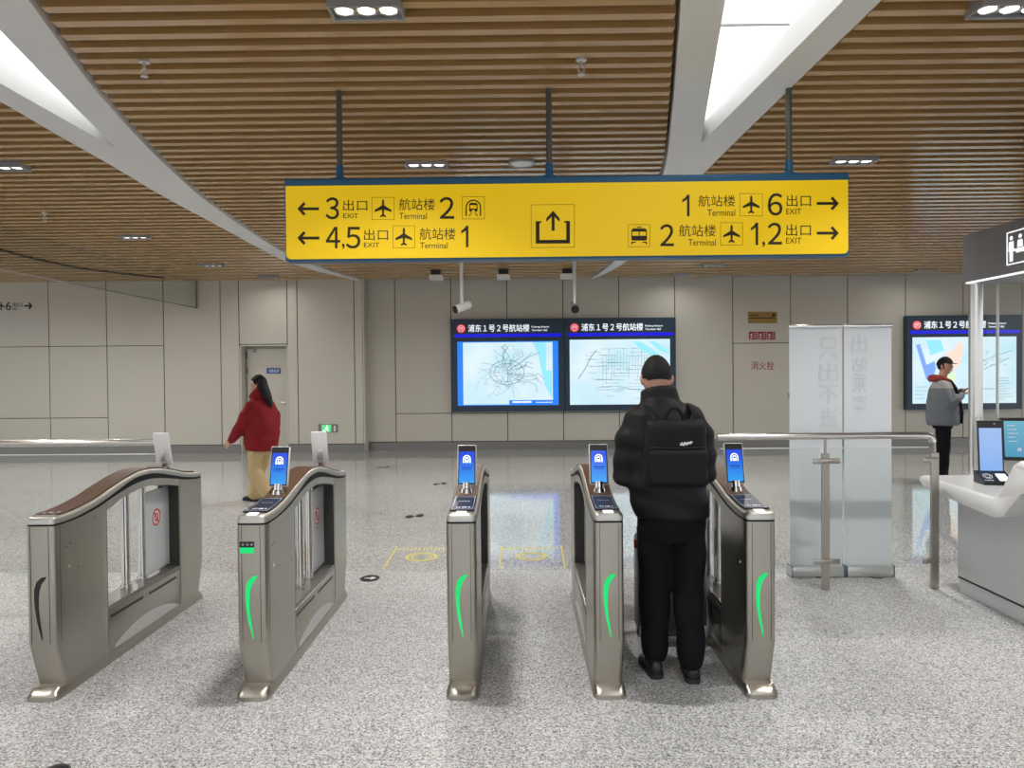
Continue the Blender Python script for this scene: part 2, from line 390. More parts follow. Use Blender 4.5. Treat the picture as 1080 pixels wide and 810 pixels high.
pitch = interp([(-5, .166), (5, .168), (6.5, .180), (8, .200), (10, .222), (12, .29), (14, .40), (16, .48)])      # slats widen towards the far wall
width = interp([(-5, .068), (5, .069), (6.5, .073), (8, .082), (10, .098), (12, .16), (14, .27), (16, .36)])
y = YA+0.1
while y+width(y)/2 < WR-0.02:
    g = 0.03; hw = width(y)/2
    for a, b in ((XA, lw_l(y)-g), (lw_r(y)+g, rw_l(y)-g), (rw_r(y)+g, XB)): box(bm, a, b, y-hw, y+hw, CZ, CZ+0.15)
    y += pitch(y)
ceil = struct(part('ceiling', bm, [M_slat, M_plenum]))

def light_slot(name, fl, fr_, ol, o_r, y_tip, y_end, kno):
    """band of white gypsum with a leaf opening; ol/o_r give the edges of the opening up to y_tip"""
    z0, z1 = CZ-0.02, CZ+0.14
    ys = [YA+0.3*i for i in range(int((y_end-YA)/0.3))]+[y_end]
    ys = sorted(set([y for y in ys if abs(y-y_tip) > 0.05]+[y_tip]))
    bm = B()
    def strip(fa, fb, yy, rim=True):
        rings = []
        for y in yy:
            a, b = fa(y), fb(y)
            rings.append([Vector((a, y, z0)), Vector((b, y, z0)), Vector((b, y, z1)), Vector((a, y, z1))])
        loft(bm, rings)
    y1s = [y for y in ys if y <= y_tip]; y2s = [y for y in ys if y >= y_tip]
    strip(fl, ol, y1s); strip(o_r, fr_, y1s); strip(fl, fr_, y2s)
    root = struct(part(name, bm, M_band))
    bm = B()                                    # sloping sides of the light shaft
    for f, s_ in ((ol, 1), (o_r, -1)):
        for i in range(len(y1s)-1):
            ya, yb = y1s[i], y1s[i+1]; za, zb = z0+0.004, z0+0.19
            q = [Vector((f(ya), ya, za)), Vector((f(yb), yb, za)), Vector((f(yb)-s_*0.01, yb, zb)), Vector((f(ya)-s_*0.01, ya, zb))]
            bm.faces.new([bm.verts.new(p) for p in q])
    part('reveal', bm, M_reveal, root)
    bm = B()
    for i in range(len(y1s)-1):
        ya, yb = y1s[i], y1s[i+1]; e = 0.02
        q = [Vector((ol(ya)-e, ya, z0+0.19)), Vector((o_r(ya)+e, ya, z0+0.19)), Vector((o_r(yb)+e, yb, z0+0.19)), Vector((ol(yb)-e, yb, z0+0.19))]
        bm.faces.new([bm.verts.new(p) for p in q])
    part('light_panel', bm, M_glow, root)
    bm = B()
    for y in kno: box(bm, ol(y), o_r(y), y-0.006, y+0.006, z0+0.177, z0+0.189)
    part('panel_joint', bm, M_greypl, root)
light_slot('trim_1', lw_l, lw_r, lin([(-5, -3.05), (3.0, -3.29), (5.0, -3.409), (6.42, -3.420)]), lin([(-5, -2.0), (2.0, -2.35), (4.24, -2.883), (4.95, -3.061), (6.42, -3.410)]), 6.42, 15.75, [2.4, 4.6])
light_slot('trim_2', rw_l, rw_r, lin([(-5, -0.35), (2.0, 0.62), (4.0, 1.091), (6.476, 1.555)]), lin([(-5, 1.78), (4.02, 1.714), (6.476, 1.565)]), 6.476, 16.1, [2.6, 4.7])

# dark shadow gap that curves over the far left of the slats
bm = B()
pts = [at_z(x, y, CZ-0.004) for x, y in ((-40, 250), (0, 263), (33, 272), (80, 282), (117, 287), (173, 293))]
tube(bm, pts, 0.02, 4)
struct(part('trim_3', bm, M_joint))

def wall(name, X0, X1, Y, vj, hj, holes=(), z1=4.1):
    """a wall of enamel panels: vj joints, hj = (x from, x to, z), holes = (x0, x1, z0, z1) cut out"""
    bm = B(); g = 0.009
    xs = sorted([X0]+[x for x in vj if X0 < x < X1]+[X1])
    for a, b in zip(xs, xs[1:]):
        mid = (a+b)/2; zc = [0.17]+sorted(z for (p, q, z) in hj if p <= mid <= q)+[z1]
        for za, zb in zip(zc, zc[1:]):
            hit = [h for h in holes if h[0]-0.02 < mid < h[1]+0.02]
            if hit:
                if (za+zb)/2 < hit[0][3]: continue
            box(bm, a+g, b-g, Y, Y+0.03, za+g*0.8, zb-g*0.8)
    xa = X0
    for h in sorted(holes):
        box(bm, xa, h[0], Y+0.02, Y+0.2, 0, z1, mi=1); box(bm, h[0], h[1], Y+0.02, Y+0.2, h[3], z1, mi=1); xa = h[1]
    box(bm, xa, X1, Y+0.02, Y+0.2, 0, z1, mi=1)
    return struct(part(name, bm, [M_wall, M_joint]))
DX0, DX1, DZ = -5.85, -4.84, 2.26
vj_l = [-14.6, -13.4, -12.2, -11.03, -9.847, -8.629, -7.433, -6.238, DX0, DX1, -4.628, -3.438]
wall('wall_left', XA, -3.262, WL, vj_l, [(-14, -7.44, 2.26), (-14, -8.63, 0.76), (DX0, DX1, DZ+0.008)], [(DX0, DX1, 0, DZ)])
vj_r = [-2.643, -1.45, -0.258, 0.932, 2.12, 3.307, 4.532, 5.755, 6.956, 8.175, 9.39, 10.629, 11.85, 13.1]
wall('wall_right', -3.262, XB, WR, vj_r, [(-2.65, 3.31, 0.775), (4.54, 5.75, 2.21), (8.2, 10.6, 0.775)])
bm = B(); box(bm, -3.262, -3.232, WL, WR, 0, 4.1)
struct(part('wall_return', bm, M_wall))
for nm_, x0, x1, yy in (('baseboard_left', XA, DX0, WL), ('baseboard_centre', DX1, -3.25, WL), ('baseboard_right', -3.25, XB, WR)):
    bm = B(); box(bm, x0, x1, yy-0.02, yy+0.03, 0, 0.165); struct(part(nm_, bm, M_steeldark))

# recessed service door
bm = B()
for a in ((DX0-0.002, DX0+0.03), (DX1-0.03, DX1+0.002)): box(bm, a[0], a[1], WL+0.01, WL+0.4, 0, DZ)
box(bm, DX0, DX1, WL+0.01, WL+0.4, DZ-0.03, DZ)
box(bm, DX0, DX1, WL+0.34, WL+0.42, 0, DZ)
door = struct(part('door_1', bm, M_wall))
bm = B(); box(bm, DX0+0.07, DX1-0.02, WL+0.27, WL+0.335, 0.01, 2.19, 0.006); part('door_leaf', bm, M_wall, door)
bm = B()
for z in (2.05, 1.72, 0.5): cyl(bm, (DX0+0.065, WL+0.262, z-0.07), (DX0+0.065, WL+0.262, z+0.07), 0.016, 10)
part('hinge', bm, M_steeldark, door)
bm = B(); p = at_y(302, 424, WL+0.26); cyl(bm, (p.x-0.02, WL+0.27, p.z), (p.x-0.02, WL+0.22, p.z), 0.02, 12); box(bm, p.x-0.1, p.x, WL+0.2, WL+0.225, p.z-0.015, p.z+0.015, 0.006); part('door_handle', bm, M_bright, door)
mpd = lambda x, y: at_y(x, y, WL+0.268)
bm = B(); prism(bm, [(281.5, 388.2), (296, 388.2), (296, 394), (281.5, 394)], mpd, (0, -1, 0), 0, 0.012); pq = part('door_plaque', bm, M_bluepl, door)
bm = B(); text(bm, '设备机房', 283.5, 294.5, 389.3, 393, mpd, (0, -1, 0), 0.012, 0.003); part('plaque_lettering', bm, M_padline, pq)
bm = B(); prism(bm, [(267, 368.5), (270.5, 368.5), (270.5, 372), (267, 372)], mpd, (0, -1, 0), 0, 0.012); part('door_tag', bm, M_greypl, door)

# ------------------------------------------------------------------ ceiling fittings
def downlight(label, loc, power=LAMP_W, cone=112):
    t = thing('ceiling_downlight', label, 'ceiling light', loc, 0, 'three spot downlights set into the slats')
    bm = B(); W_, D_ = 0.195, 0.085
    for a in ((-W_, -W_+0.012, -D_, D_), (W_-0.012, W_, -D_, D_), (-W_, W_, -D_, -D_+0.012), (-W_, W_, D_-0.012, D_)): box(bm, *a, -0.035, 0.1)
    part('housing', bm, M_greypl, t)
    bm = B(); box(bm, -W_+0.01, W_-0.01, -D_+0.01, D_-0.01, -0.012, 0.0); part('baffle', bm, M_alu, t)
    for x in (-0.118, 0, 0.118):
        bm = B(); tube(bm, [(x+0.052*math.cos(a), 0.052*math.sin(a), -0.016) for a in [2*PI*i/20 for i in range(20)]], 0.008, 6, closed=True)
        rr = part('spot_trim', bm, M_bright, t, True)
        bm = B(); sphere(bm, (x, 0, -0.012), 0.046, 0.046, 0.012, 14); part('spot_lamp', bm, M_spot, rr, True)
    ld = bpy.data.lights.new('downlight_beam', 'AREA'); ld.shape = 'RECTANGLE'; ld.size = 0.32; ld.size_y = 0.10; ld.energy = power
    ld.color = (1.0, 0.975, 0.94); ld.spread = R(cone)
    lo = bpy.data.objects.new('downlight_beam', ld); COL.objects.link(lo); lo.parent = t; lo.location = (0, 0, -0.04)
    lo.visible_glossy = True
    return t
spots = [(-0.80, 4.07, 'large triple spot downlight at the top edge, left of the nearest white fin'),
         (2.66, 4.15, 'triple spot downlight in the slats at the top right corner'),
         (-0.85, 7.09, 'triple spot downlight between the two left hanger rods of the yellow sign'),
         (3.13, 7.13, 'triple spot downlight above the right end of the yellow sign'),
         (-4.76, 7.02, 'triple spot downlight at the left picture edge under the left skylight'),
         (-5.39, 10.63, 'triple spot downlight left of the left white fin, middle of its line'),
         (-5.44, 13.46, 'small far triple spot downlight left of the fin, one before the wall'),
         (-5.0, 15.1, 'farthest triple spot downlight on the left, close against the wall over the door'),
         (3.6, 14.1, 'far triple spot downlight seen just below the right half of the yellow sign'),
         (3.29, 15.4, 'far triple spot downlight nearest the wall above the right map display'),
         (8.1, 15.2, 'far triple spot downlight close to the wall above the booth map'),
         (-0.85, 10.6, 'triple spot downlight hidden behind the yellow sign on its left'),
         (3.2, 10.6, 'triple spot downlight hidden behind the yellow sign on its right'),
         (7.4, 7.1, 'triple spot downlight over the service booth'), (7.6, 10.6, 'triple spot downlight beyond the service booth'),
         (-0.80, 0.9, 'triple spot downlight overhead behind the gates'), (2.9, 0.9, 'triple spot downlight overhead on the right'),
         (-4.7, 3.9, 'triple spot downlight over the leftmost gate'), (-4.7, 0.9, 'triple spot downlight overhead on the far left'),
         (6.4, 3.9, 'triple spot downlight over the counter'), (-8.6, 7.0, 'triple spot downlight off to the left'), (-8.6, 12.0, 'triple spot downlight by the glass smoke barrier')]
d0 = mid0 = far0 = None
for x, y, lb in spots:
    yy = y
    if y > 13: far0 = dup(far0, (x, yy, CZ), lb) if far0 else downlight(lb, (x, yy, CZ), 5, 165)
    elif y > 9: mid0 = dup(mid0, (x, yy, CZ), lb) if mid0 else downlight(lb, (x, yy, CZ), 62, 165)
    elif d0 is None: d0 = downlight(lb, (x, yy, CZ))
    else: dup(d0, (x, yy, CZ), lb)

t = thing('ceiling_speaker', 'round white speaker grille in the slats, right of the middle downlight', 'ceiling speaker', at_z(550, 171, CZ))
bm = B(); tube(bm, [(0.115*math.cos(a), 0.115*math.sin(a), -0.012) for a in [2*PI*i/28 for i in range(28)]], 0.014, 8, closed=True); part('rim', bm, M_greypl, t, True)
bm = B(); sphere(bm, (0, 0, -0.008), 0.11, 0.11, 0.02, 20); part('grille', bm, M_whitepl, t, True)
def sprinkler(label, loc):
    t = thing('fire_sprinkler', label, 'sprinkler', loc, 0, 'sprinkler heads under the slats')
    bm = B(); cyl(bm, (0, 0, 0), (0, 0, -0.012), 0.034, 16); cyl(bm, (0, 0, -0.012), (0, 0, -0.05), 0.01, 10); part('escutcheon', bm, M_alu, t, True)
    bm = B(); tube(bm, [(-0.012, 0, -0.045), (-0.02, 0, -0.07), (0, 0, -0.095)], 0.004, 6); tube(bm, [(0.012, 0, -0.045), (0.02, 0, -0.07), (0, 0, -0.095)], 0.004, 6)
    cyl(bm, (0, 0, -0.095), (0, 0, -0.1), 0.024, 12); part('deflector', bm, M_alu, t)
    return t
s0 = sprinkler('sprinkler head in the slats above the middle hanger rod', at_z(613, 62, CZ))
dup(s0, at_z(152, 64, CZ), 'sprinkler head in the slats right of the left skylight tip')
dup(s0, at_z(47, 224, CZ), 'tiny far sprinkler head left of the left white fin')

def cctv(label, px, y0, y1, m, rz):
    p0, p1 = at_y(px, y0, 13.0), at_y(px, y1, 13.0)
    t = thing('security_camera', label, 'security camera', (p1.x, 13.0, CZ), 0, 'cameras on ceiling poles')
    h = p1.z-CZ
    bm = B(); cyl(bm, (0, 0, 0), (0, 0, h+0.06), 0.03, 12); cyl(bm, (0, 0, 0), (0, 0, -0.03), 0.08, 16); part('pole', bm, m, t, True)
    d = Vector((math.sin(rz), -math.cos(rz), -0.35)).normalized()
    c_ = Vector((0, 0, h))
    bm = B(); cyl(bm, c_-d*0.13, c_+d*0.14, 0.072, 20); sphere(bm, c_-d*0.13, 0.072, 0.072, 0.072, 14); part('camera_body', bm, m, t, True)
    bm = B(); cyl(bm, c_+d*0.138, c_+d*0.15, 0.070, 20); part('lens_window', bm, M_black, t, True)
cctv('white security camera on a white pole, left of the maps', 487, 279, 324, M_whitepl, -0.9)
cctv('dark fronted security camera on a grey pole above the seam of the maps', 606, 280, 324, M_alu, 0.0)
for px, lb in ((460, 'leftmost of three white box fittings under the slats by the wall'), (531, 'middle of three white box fittings under the slats by the wall'), (598, 'rightmost of three white box fittings, beside the grey camera pole')):
    p = at_y(px, 292, 14.5)
    t = thing('wall_washer_light', lb, 'ceiling light', (p.x, 14.5, CZ), 0, 'white box fittings near the far wall')
    bm = B(); box(bm, -0.125, 0.125, -0.12, 0.12, -0.19, -0.10, 0.01); part('light_box', bm, M_whitepl, t)
    bm = B(); box(bm, -0.09, 0.09, -0.08, 0.08, -0.102, -0.0); part('mounting_bracket', bm, M_black, t)

t = thing('smoke_barrier', 'clear glass smoke barrier hanging from the ceiling at the upper left', 'glass barrier', (-6.72, 12.0, CZ))
for i, (a, b) in enumerate(((-2.6, -0.66), (-0.64, 1.3), (1.32, 3.78))):
    bm = B(); box(bm, -0.006, 0.006, a, b, -0.56, 0.0); part('glass_pane', bm, M_smoke, t)
bm = B(); box(bm, -0.012, 0.012, 3.75, 3.79, -0.565, 0.0); box(bm, -0.010, 0.010, -2.6, 3.78, -0.572, -0.558); part('edge_trim', bm, M_steeldark, t)

# ------------------------------------------------------------------ overhead direction sign
SY = 5.2
NF = (0, -1, 0)
ms = lambda x, y: at_y(x, y, SY)
def planar(x, z): return Vector((x, SY, z))
sx0, sx1, sz0, sz1 = -1.602, 2.255, 2.420, 2.985
sign = thing('direction_sign', 'long yellow direction sign hanging from the ceiling on three rods', 'sign', ((sx0+sx1)/2, SY+0.05, sz1))
bm = B(); box(bm, sx0, sx1, SY+0.004, SY+0.14, sz0, sz1, 0.012); part('sign_box', bm, M_bluetrim, sign, world=True)
bm = B()
rad = 0.03; pl = []
for cx, cz, a0 in ((sx1-0.012-rad, sz1-0.052, None), (sx0+0.012+rad, sz1-0.052, None)): pass
pl = [(sx0+0.012, sz1-0.052), (sx1-0.012, sz1-0.052)]
for cx, s_ in ((sx1-0.012-rad, 1), (sx0+0.012+rad, -1)):
    arc = [(cx+s_*rad*math.cos(a), sz0+0.014+rad-rad*math.sin(a)) for a in [PI/2*i/6 for i in range(7)]]
    pl += arc if s_ == 1 else arc[::-1]
prism(bm, pl, planar, NF, -0.006, 0.004); face = part('sign_face', bm, M_yellow, sign, world=True)
def sign_text(nm_, s, a):
    bm = B()
    if s == '１':
        x0, x1, y0, y1 = a; f = lambda u, v_: (x0+(x1-x0)*u, y0+(y1-y0)*v_)
        prism(bm, [f(0.66, 0), f(0.95, 0), f(0.95, 1), f(0.64, 1), f(0.64, 0.22), f(0.05, 0.36), f(0.05, 0.24), f(0.45, 0.12)], ms, NF, 0.004, 0.0055)
    else: text(bm, s, *a, ms, NF, 0.004, 0.0015, 0.008 if nm_ == 'number' else 0.0)
    part(nm_, bm, M_ink, sign, world=True)
for s, a in (('３', (343.6, 357.7, 208.3, 231.5)), ('２', (463.6, 479.1, 208, 230.9)), ('４', (343.9, 359, 239.4, 262)), (',', (360.8, 363.6, 257, 263)), ('５', (365, 380.3, 239.4, 262.2)), ('１', (486, 494.5, 238.3, 260.9)),
             ('１', (719, 727.5, 205.5, 228.1)), ('６', (809.5, 825, 204, 227.5)), ('２', (696, 710.7, 236.6, 259.7)), ('１', (791.2, 799.8, 235, 258.6)), (',', (803.7, 806.7, 255, 260.8)), ('２', (809.5, 824.5, 235, 258))): sign_text('number', s, a)
for s, a in (('出口', (362, 387.6, 211, 222.4)), ('航站楼', (421, 458.8, 209.5, 221.9)), ('出口', (384, 409.4, 242, 253.5)), ('航站楼', (442.7, 480.5, 240.5, 253)),
             ('航站楼', (736.4, 775.1, 206, 218)), ('出口', (829.3, 855, 205.5, 218)), ('航站楼', (716, 754.8, 237, 249.6)), ('出口', (828.8, 855, 236.6, 249)),
             ('EXIT', (362.2, 378, 225.3, 230.4)), ('Terminal', (421.2, 450.3, 224.7, 231.2)), ('EXIT', (384, 400.3, 256, 260.9)), ('Terminal', (443, 472.3, 255.8, 262)),
             ('Terminal', (746, 775.1, 221, 227.8)), ('EXIT', (828.8, 844.9, 220.2, 226.1)), ('Terminal', (725.7, 754.8, 252.4, 259.2)), ('EXIT', (828.8, 844.9, 250.9, 256.9))): sign_text('lettering', s, a)
bm = B()
def arrow(bm, x0, x1, yc, h, left, mapf, n, t0, t1, wd):
    s_ = 1 if left else -1; tip, tail = (x0, x1) if left else (x1, x0)
    ribbon(bm, [(tip+s_*1.2, yc), (tail, yc)], wd, mapf, n, t0, t1)
    ribbon(bm, [(tip+s_*h*0.52, yc-h/2), (tip+s_*0.9, yc), (tip+s_*h*0.52, yc+h/2)], wd, mapf, n, t0, t1+0.0003)
for x0, x1, yc, l in ((315, 336.5, 220.4, 1), (315, 337, 251.2, 1), (861.2, 883.3, 214.7, 0), (861.2, 883.3, 246, 0)): arrow(bm, x0, x1, yc, 12.5, l, ms, NF, 0.004, 0.0055, 3.0); part('arrow', bm, M_ink, sign, world=True); bm = B()
def plane_icon(bm, cx, cy, s, mapf, n, t0, t1):
    half = [(0, -10.2), (0.9, -9.4), (1.25, -7.8), (1.25, -3.2), (9.6, 2.0), (9.6, 4.3), (1.25, 1.6), (0.95, 7.0), (3.4, 9.0), (3.4, 10.5), (0, 9.4)]
    poly = half+[(-x, y) for x, y in reversed(half[1:-1])]
    prism(bm, [(cx+x*s, cy+y*s) for x, y in poly], mapf, n, t0, t1)
def outline(pts, wd=0.5):
    bm = B(); ribbon(bm, pts, wd, ms, NF, 0.004, 0.005, True); part('symbol_outline', bm, M_inkthin, sign, world=True)
for x0, x1, y0, y1 in ((392.4, 415.9, 208.3, 231.8), (414.5, 437.6, 238.3, 261.4), (780.2, 803.9, 204.4, 227.8), (759.8, 783, 235, 258.6)):
    bm = B(); plane_icon(bm, (x0+x1)/2, (y0+y1)/2-0.3, 0.92, ms, NF, 0.004, 0.0055)
    outline([(x0, y0), (x1, y0), (x1, y1), (x0, y1)])
    part('aeroplane_symbol', bm, M_ink, sign, world=True)
bm = B()
def arch(bm, cx, yb, r, h, wd, mapf, n, t0, t1, k=10):
    ribbon(bm, [(cx-r, yb), (cx-r, yb-h+r)]+[(cx-r*math.cos(PI*i/k), yb-h+r-r*math.sin(PI*i/k)) for i in range(1, k)]+[(cx+r, yb-h+r), (cx+r, yb)], wd, mapf, n, t0, t1)
def metro_icon(bm, cx, cy, s, mapf, n, t0, t1):
    arch(bm, cx, cy+9*s, 8.2*s, 18*s, 1.5*s, mapf, n, t0, t1)
    P = lambda pts: prism(bm, [(cx+x*s, cy+y*s) for x, y in pts], mapf, n, t0, t1)
    P([(-4.8, -4.5), (-3.2, -6), (3.2, -6), (4.8, -4.5), (4.8, -3.4), (-4.8, -3.4)])
    P([(-4.8, -3.4), (-3.6, -3.4), (-3.6, 0.6), (-4.8, 0.6)]); P([(4.8, -3.4), (3.6, -3.4), (3.6, 0.6), (4.8, 0.6)])
    P([(-4.8, 0.6), (4.8, 0.6), (4.8, 3), (3.6, 4.2), (1.6, 4.2), (1.6, 2), (-1.6, 2), (-1.6, 4.2), (-3.6, 4.2), (-4.8, 3)])
    P([(-2.2, 5), (-1.2, 5), (-4.2, 9), (-5.6, 9)]); P([(2.2, 5), (1.2, 5), (4.2, 9), (5.6, 9)])
metro_icon(bm, 499.3, 219.6, 0.92, ms, NF, 0.004, 0.0055)
outline([(487.6, 207.5), (511, 207.5), (511, 231), (487.6, 231)])
part('train_symbol', bm, M_ink, sign, world=True); bm = B()
cx, cy = 674, 248.6                                          # front view of a rail car
P = lambda pts: prism(bm, [(cx+x, cy+y) for x, y in pts], ms, NF, 0.004, 0.0055)
P([(-2.5, -9.3), (2.5, -9.3), (2.5, -8.3), (-2.5, -8.3)]); P([(-8.2, -5.5), (-6.6, -7.6), (6.6, -7.6), (8.2, -5.5), (8.2, -4.2), (-8.2, -4.2)])
for a, b in ((-8.2, -7.2), (-0.5, 0.5), (7.2, 8.2)): P([(a, -4.2), (b, -4.2), (b, 0.2), (a, 0.2)])
P([(-8.2, 0.2), (8.2, 0.2), (8.2, 4.2), (7, 5.2), (-7, 5.2), (-8.2, 4.2)])
P([(-8.2, 6.4), (-3.5, 6.4), (-3.5, 7.6), (-6.8, 7.6), (-6.8, 9.2), (-8.2, 9.2)]); P([(8.2, 6.4), (3.5, 6.4), (3.5, 7.6), (6.8, 7.6), (6.8, 9.2), (8.2, 9.2)])
outline([(662.7, 237), (685.3, 237), (685.3, 260.3), (662.7, 260.3)])
part('train_symbol', bm, M_ink, sign, world=True)
bm = B()
prism(bm, [(565, 233.4), (571, 233.4), (571, 235.2), (569, 235.2), (569, 253.2), (597.2, 253.0), (597.2, 235.0), (595.2, 235.0), (595.2, 233.2), (601.1, 233.2), (601.1, 256.9), (565, 257.1)], ms, NF, 0.004, 0.0055)
prism(bm, [(583.3, 222.5), (590.2, 230.4), (590.2, 234.2), (584.9, 228.6), (584.9, 243.5), (581.8, 243.5), (581.8, 228.6), (576.2, 234.2), (576.2, 230.4)], ms, NF, 0.004, 0.0055)
outline([(560.2, 216.2), (605.8, 215.8), (605.8, 260.9), (560.2, 261.2)], 0.55)
part('exit_symbol', bm, M_ink, sign, world=True)
for px in (358, 579, 832):
    p = at_y(px, 150, SY+0.07)
    bm = B(); cyl(bm, (p.x, SY+0.07, sz1-0.01), (p.x, SY+0.07, CZ+0.1), 0.021, 16); rd = part('hanger_rod', bm, M_rod, sign, True, world=True)
    bm = B(); cyl(bm, (p.x, SY+0.07, sz1-0.005), (p.x, SY+0.07, sz1+0.10), 0.027, 16); box(bm, p.x-0.055, p.x+0.055, SY+0.03, SY+0.11, sz1-0.004, sz1+0.012, 0.004)
    part('rod_socket', bm, M_bluetrim, sign, True, world=True)

# ------------------------------------------------------------------ map displays on the far wall
def header(root, x0, x1, zt, Y, mpf):
    """lettering across the top of a display; x in metres from the left edge"""
    n = NF
    bm = B(); disc(bm, x0+0.215, zt-0.20, 0.095, 0.095, mpf, n, 0, 0.006); lg = part('line_logo', bm, M_logo, root, world=True)
    bm = B()
    ring(bm, x0+0.215, zt-0.20, 0.064, 0.006, mpf, n, 0.006, 0.009)
    for dx in (-0.03, 0.0, 0.03): ribbon(bm, [(x0+0.215+dx, zt-0.235), (x0+0.215+dx, zt-0.17)], 0.007, mpf, n, 0.006, 0.009)
    ribbon(bm, [(x0+0.185, zt-0.17), (x0+0.245, zt-0.17)], 0.007, mpf, n, 0.006, 0.009)
    part('logo_mark', bm, M_hdtext, root, world=True)
    bm = B(); text(bm, '浦东１号２号航站楼', x0+0.36, x0+1.655, zt-0.115, zt-0.275, mpf, n, 0.0, 0.006, 0.010); part('header_lettering', bm, M_hdtext, root, world=True); bm = B()
    text(bm, 'Pudong Airport', x0+1.70, x0+2.07, zt-0.155, zt-0.205, mpf, n, 0.0, 0.006, 0.004); part('header_lettering', bm, M_hdtext, root, world=True); bm = B(); text(bm, 'Terminal 1&2', x0+1.70, x0+2.03, zt-0.225, zt-0.265, mpf, n, 0.0, 0.006, 0.004)
    part('header_lettering', bm, M_hdtext, root, world=True)
    bm = B(); prism(bm, [(x0+0.07, zt-0.315), (x1-0.06, zt-0.315), (x1-0.06, zt-0.385), (x0+0.07, zt-0.385)], mpf, n, 0, 0.004); part('light_strip', bm, M_mapdeep, root, world=True)
def map_display(label, x0, x1, z0, z1, Y, style):
    root = thing('map_display', label, 'map display', ((x0+x1)/2, Y+0.1, z0), 0, 'lit map displays on the far wall')
    mpf = lambda x, z: Vector((x, Y, z))
    bm = B(); box(bm, x0+0.004, x1-0.004, Y, Y+0.15, z0, z1, 0.008); part('frame', bm, M_screenframe, root, world=True)
    header(root, x0, x1, z1, Y, mpf)
    a, b, c_, d = x0+0.13, x1-0.13, z0+0.13, z1-0.475      # visible screen
    Q = lambda bm, p, t=0.006: prism(bm, p, mpf, NF, 0.0, t)
    bm = B()
    if style == 0:
        Q(bm, [(a, c_), (b, c_), (b, d), (a, d)], 0.005); part('screen', bm, M_mapblue, root, world=True)
        a2, b2 = a+0.12, b-0.12; c2, d2 = c_+0.02, d-0.02
        bm = B(); Q(bm, [(a2, c2), (b2, c2), (b2, d2), (a2, d2)], 0.008); part('map_sheet', bm, M_mapglow, root, world=True)
        bm = B(); Q(bm, [(b2-0.02, d2), (b2-0.42, d2), (b2-0.30, d2-0.25), (b2-0.24, d2-0.6), (b2-0.17, d2-0.9), (b2-0.02, d2-1.2)], 0.0095); part('map_water', bm, M_mapwater, root, world=True)
        bm = B(); Q(bm, [(b2-0.14, d2-0.02), (b2-0.02, d2-0.02), (b2-0.02, d2-0.6), (b2-0.14, d2-0.6)], 0.011); part('map_legend', bm, M_mapglow, root, world=True)
        bm = B(); Q(bm, [(b2-0.92, c2), (b, c2), (b, c2+0.09), (b2-0.92, c2+0.09)], 0.012); part('title_bar', bm, M_mapblue, root, world=True)
        bm = B()
        for i in range(9): ribbon(bm, [(b2-0.85+i*0.045, c2+0.05), (b2-0.815+i*0.045, c2+0.05)], 0.04, mpf, NF, 0.012, 0.014)
        for i in range(7): ribbon(bm, [(b2-0.35+i*0.05, c2+0.04), (b2-0.315+i*0.05, c2+0.04)], 0.016, mpf, NF, 0.012, 0.014)
        part('title_marks', bm, M_hdtext, root, world=True)
        bm = B(); rng = random.Random(3); cx, cz = (a2+b2)/2-0.02, (c2+d2)/2+0.02
        for e, w_ in ((0.36, 0.013), (0.27, 0.009)):
            ring(bm, cx, cz, e, w_, mpf, NF, 0.008, 0.010, 30, 0.72)
        for i in range(30):
            an = rng.uniform(0, 2*PI); r0 = rng.uniform(0.0, 0.2); r1 = rng.uniform(0.45, 0.92); pts = []
            for k in range(6):
                q = r0+(r1-r0)*k/5; an += rng.uniform(-0.22, 0.22)
                pts.append((min(max(cx+q*math.cos(an), a2+0.05), b2-0.16), min(max(cz+q*0.72*math.sin(an), c2+0.12), d2-0.04)))
            ribbon(bm, pts, rng.choice((0.006, 0.008, 0.010)), mpf, NF, 0.008, 0.0095+i*0.00004)
        for i in range(26):
            px_, pz = cx+rng.uniform(-0.42, 0.42), cz+rng.uniform(-0.3, 0.3); dx, dz = rng.uniform(-0.12, 0.12), rng.uniform(-0.1, 0.1)
            ribbon(bm, [(px_, pz), (px_+dx, pz), (px_+dx+0.05, pz+dz)], 0.008, mpf, NF, 0.008, 0.0112+i*0.00004)
        part('map_lines', bm, M_mapline, root, world=True)
    elif style == 1:
        Q(bm, [(a-0.02, c_), (b, c_), (b, d+0.02), (a-0.02, d+0.02)], 0.006); part('screen', bm, M_mapglow, root, world=True)
        bm = B(); Q(bm, [(b-0.78, d-0.03), (b-0.60, d-0.03), (b-0.22, d-0.32), (b-0.18, d-0.44), (b-0.30, d-0.36), (b-0.62, d-0.20)], 0.008); Q(bm, [(b-0.45, d-0.02), (b-0.34, d-0.02), (b-0.06, d-0.20), (b-0.02, d-0.30), (b-0.2, d-0.23)], 0.008)
        part('map_water', bm, M_mapwater, root, world=True)
        bm = B(); rng = random.Random(5)
        for i in range(13):
            z = d-0.18-i*0.072
            for j in range(rng.randint(3, 6)):
                xx = a+0.3+rng.uniform(0, 1.3); ribbon(bm, [(xx, z+rng.uniform(-0.02, 0.02)), (xx+rng.uniform(0.1, 0.42), z)], 0.007, mpf, NF, 0.006, 0.0075+0.00003*(i*7+j))
        for i in range(17):
            x = a+0.68+i*0.062; zz = d-0.16-rng.uniform(0, 0.2)
            ribbon(bm, [(x, zz), (x+rng.uniform(-0.02, 0.02), zz-rng.uniform(0.3, 0.7))], 0.007, mpf, NF, 0.006, 0.0102+0.00003*i)
        ribbon(bm, [(a+0.55, d-0.2), (a+0.42, d-0.35), (a+0.3, d-0.6), (a+0.16, d-0.8)], 0.016, mpf, NF, 0.006, 0.0115)
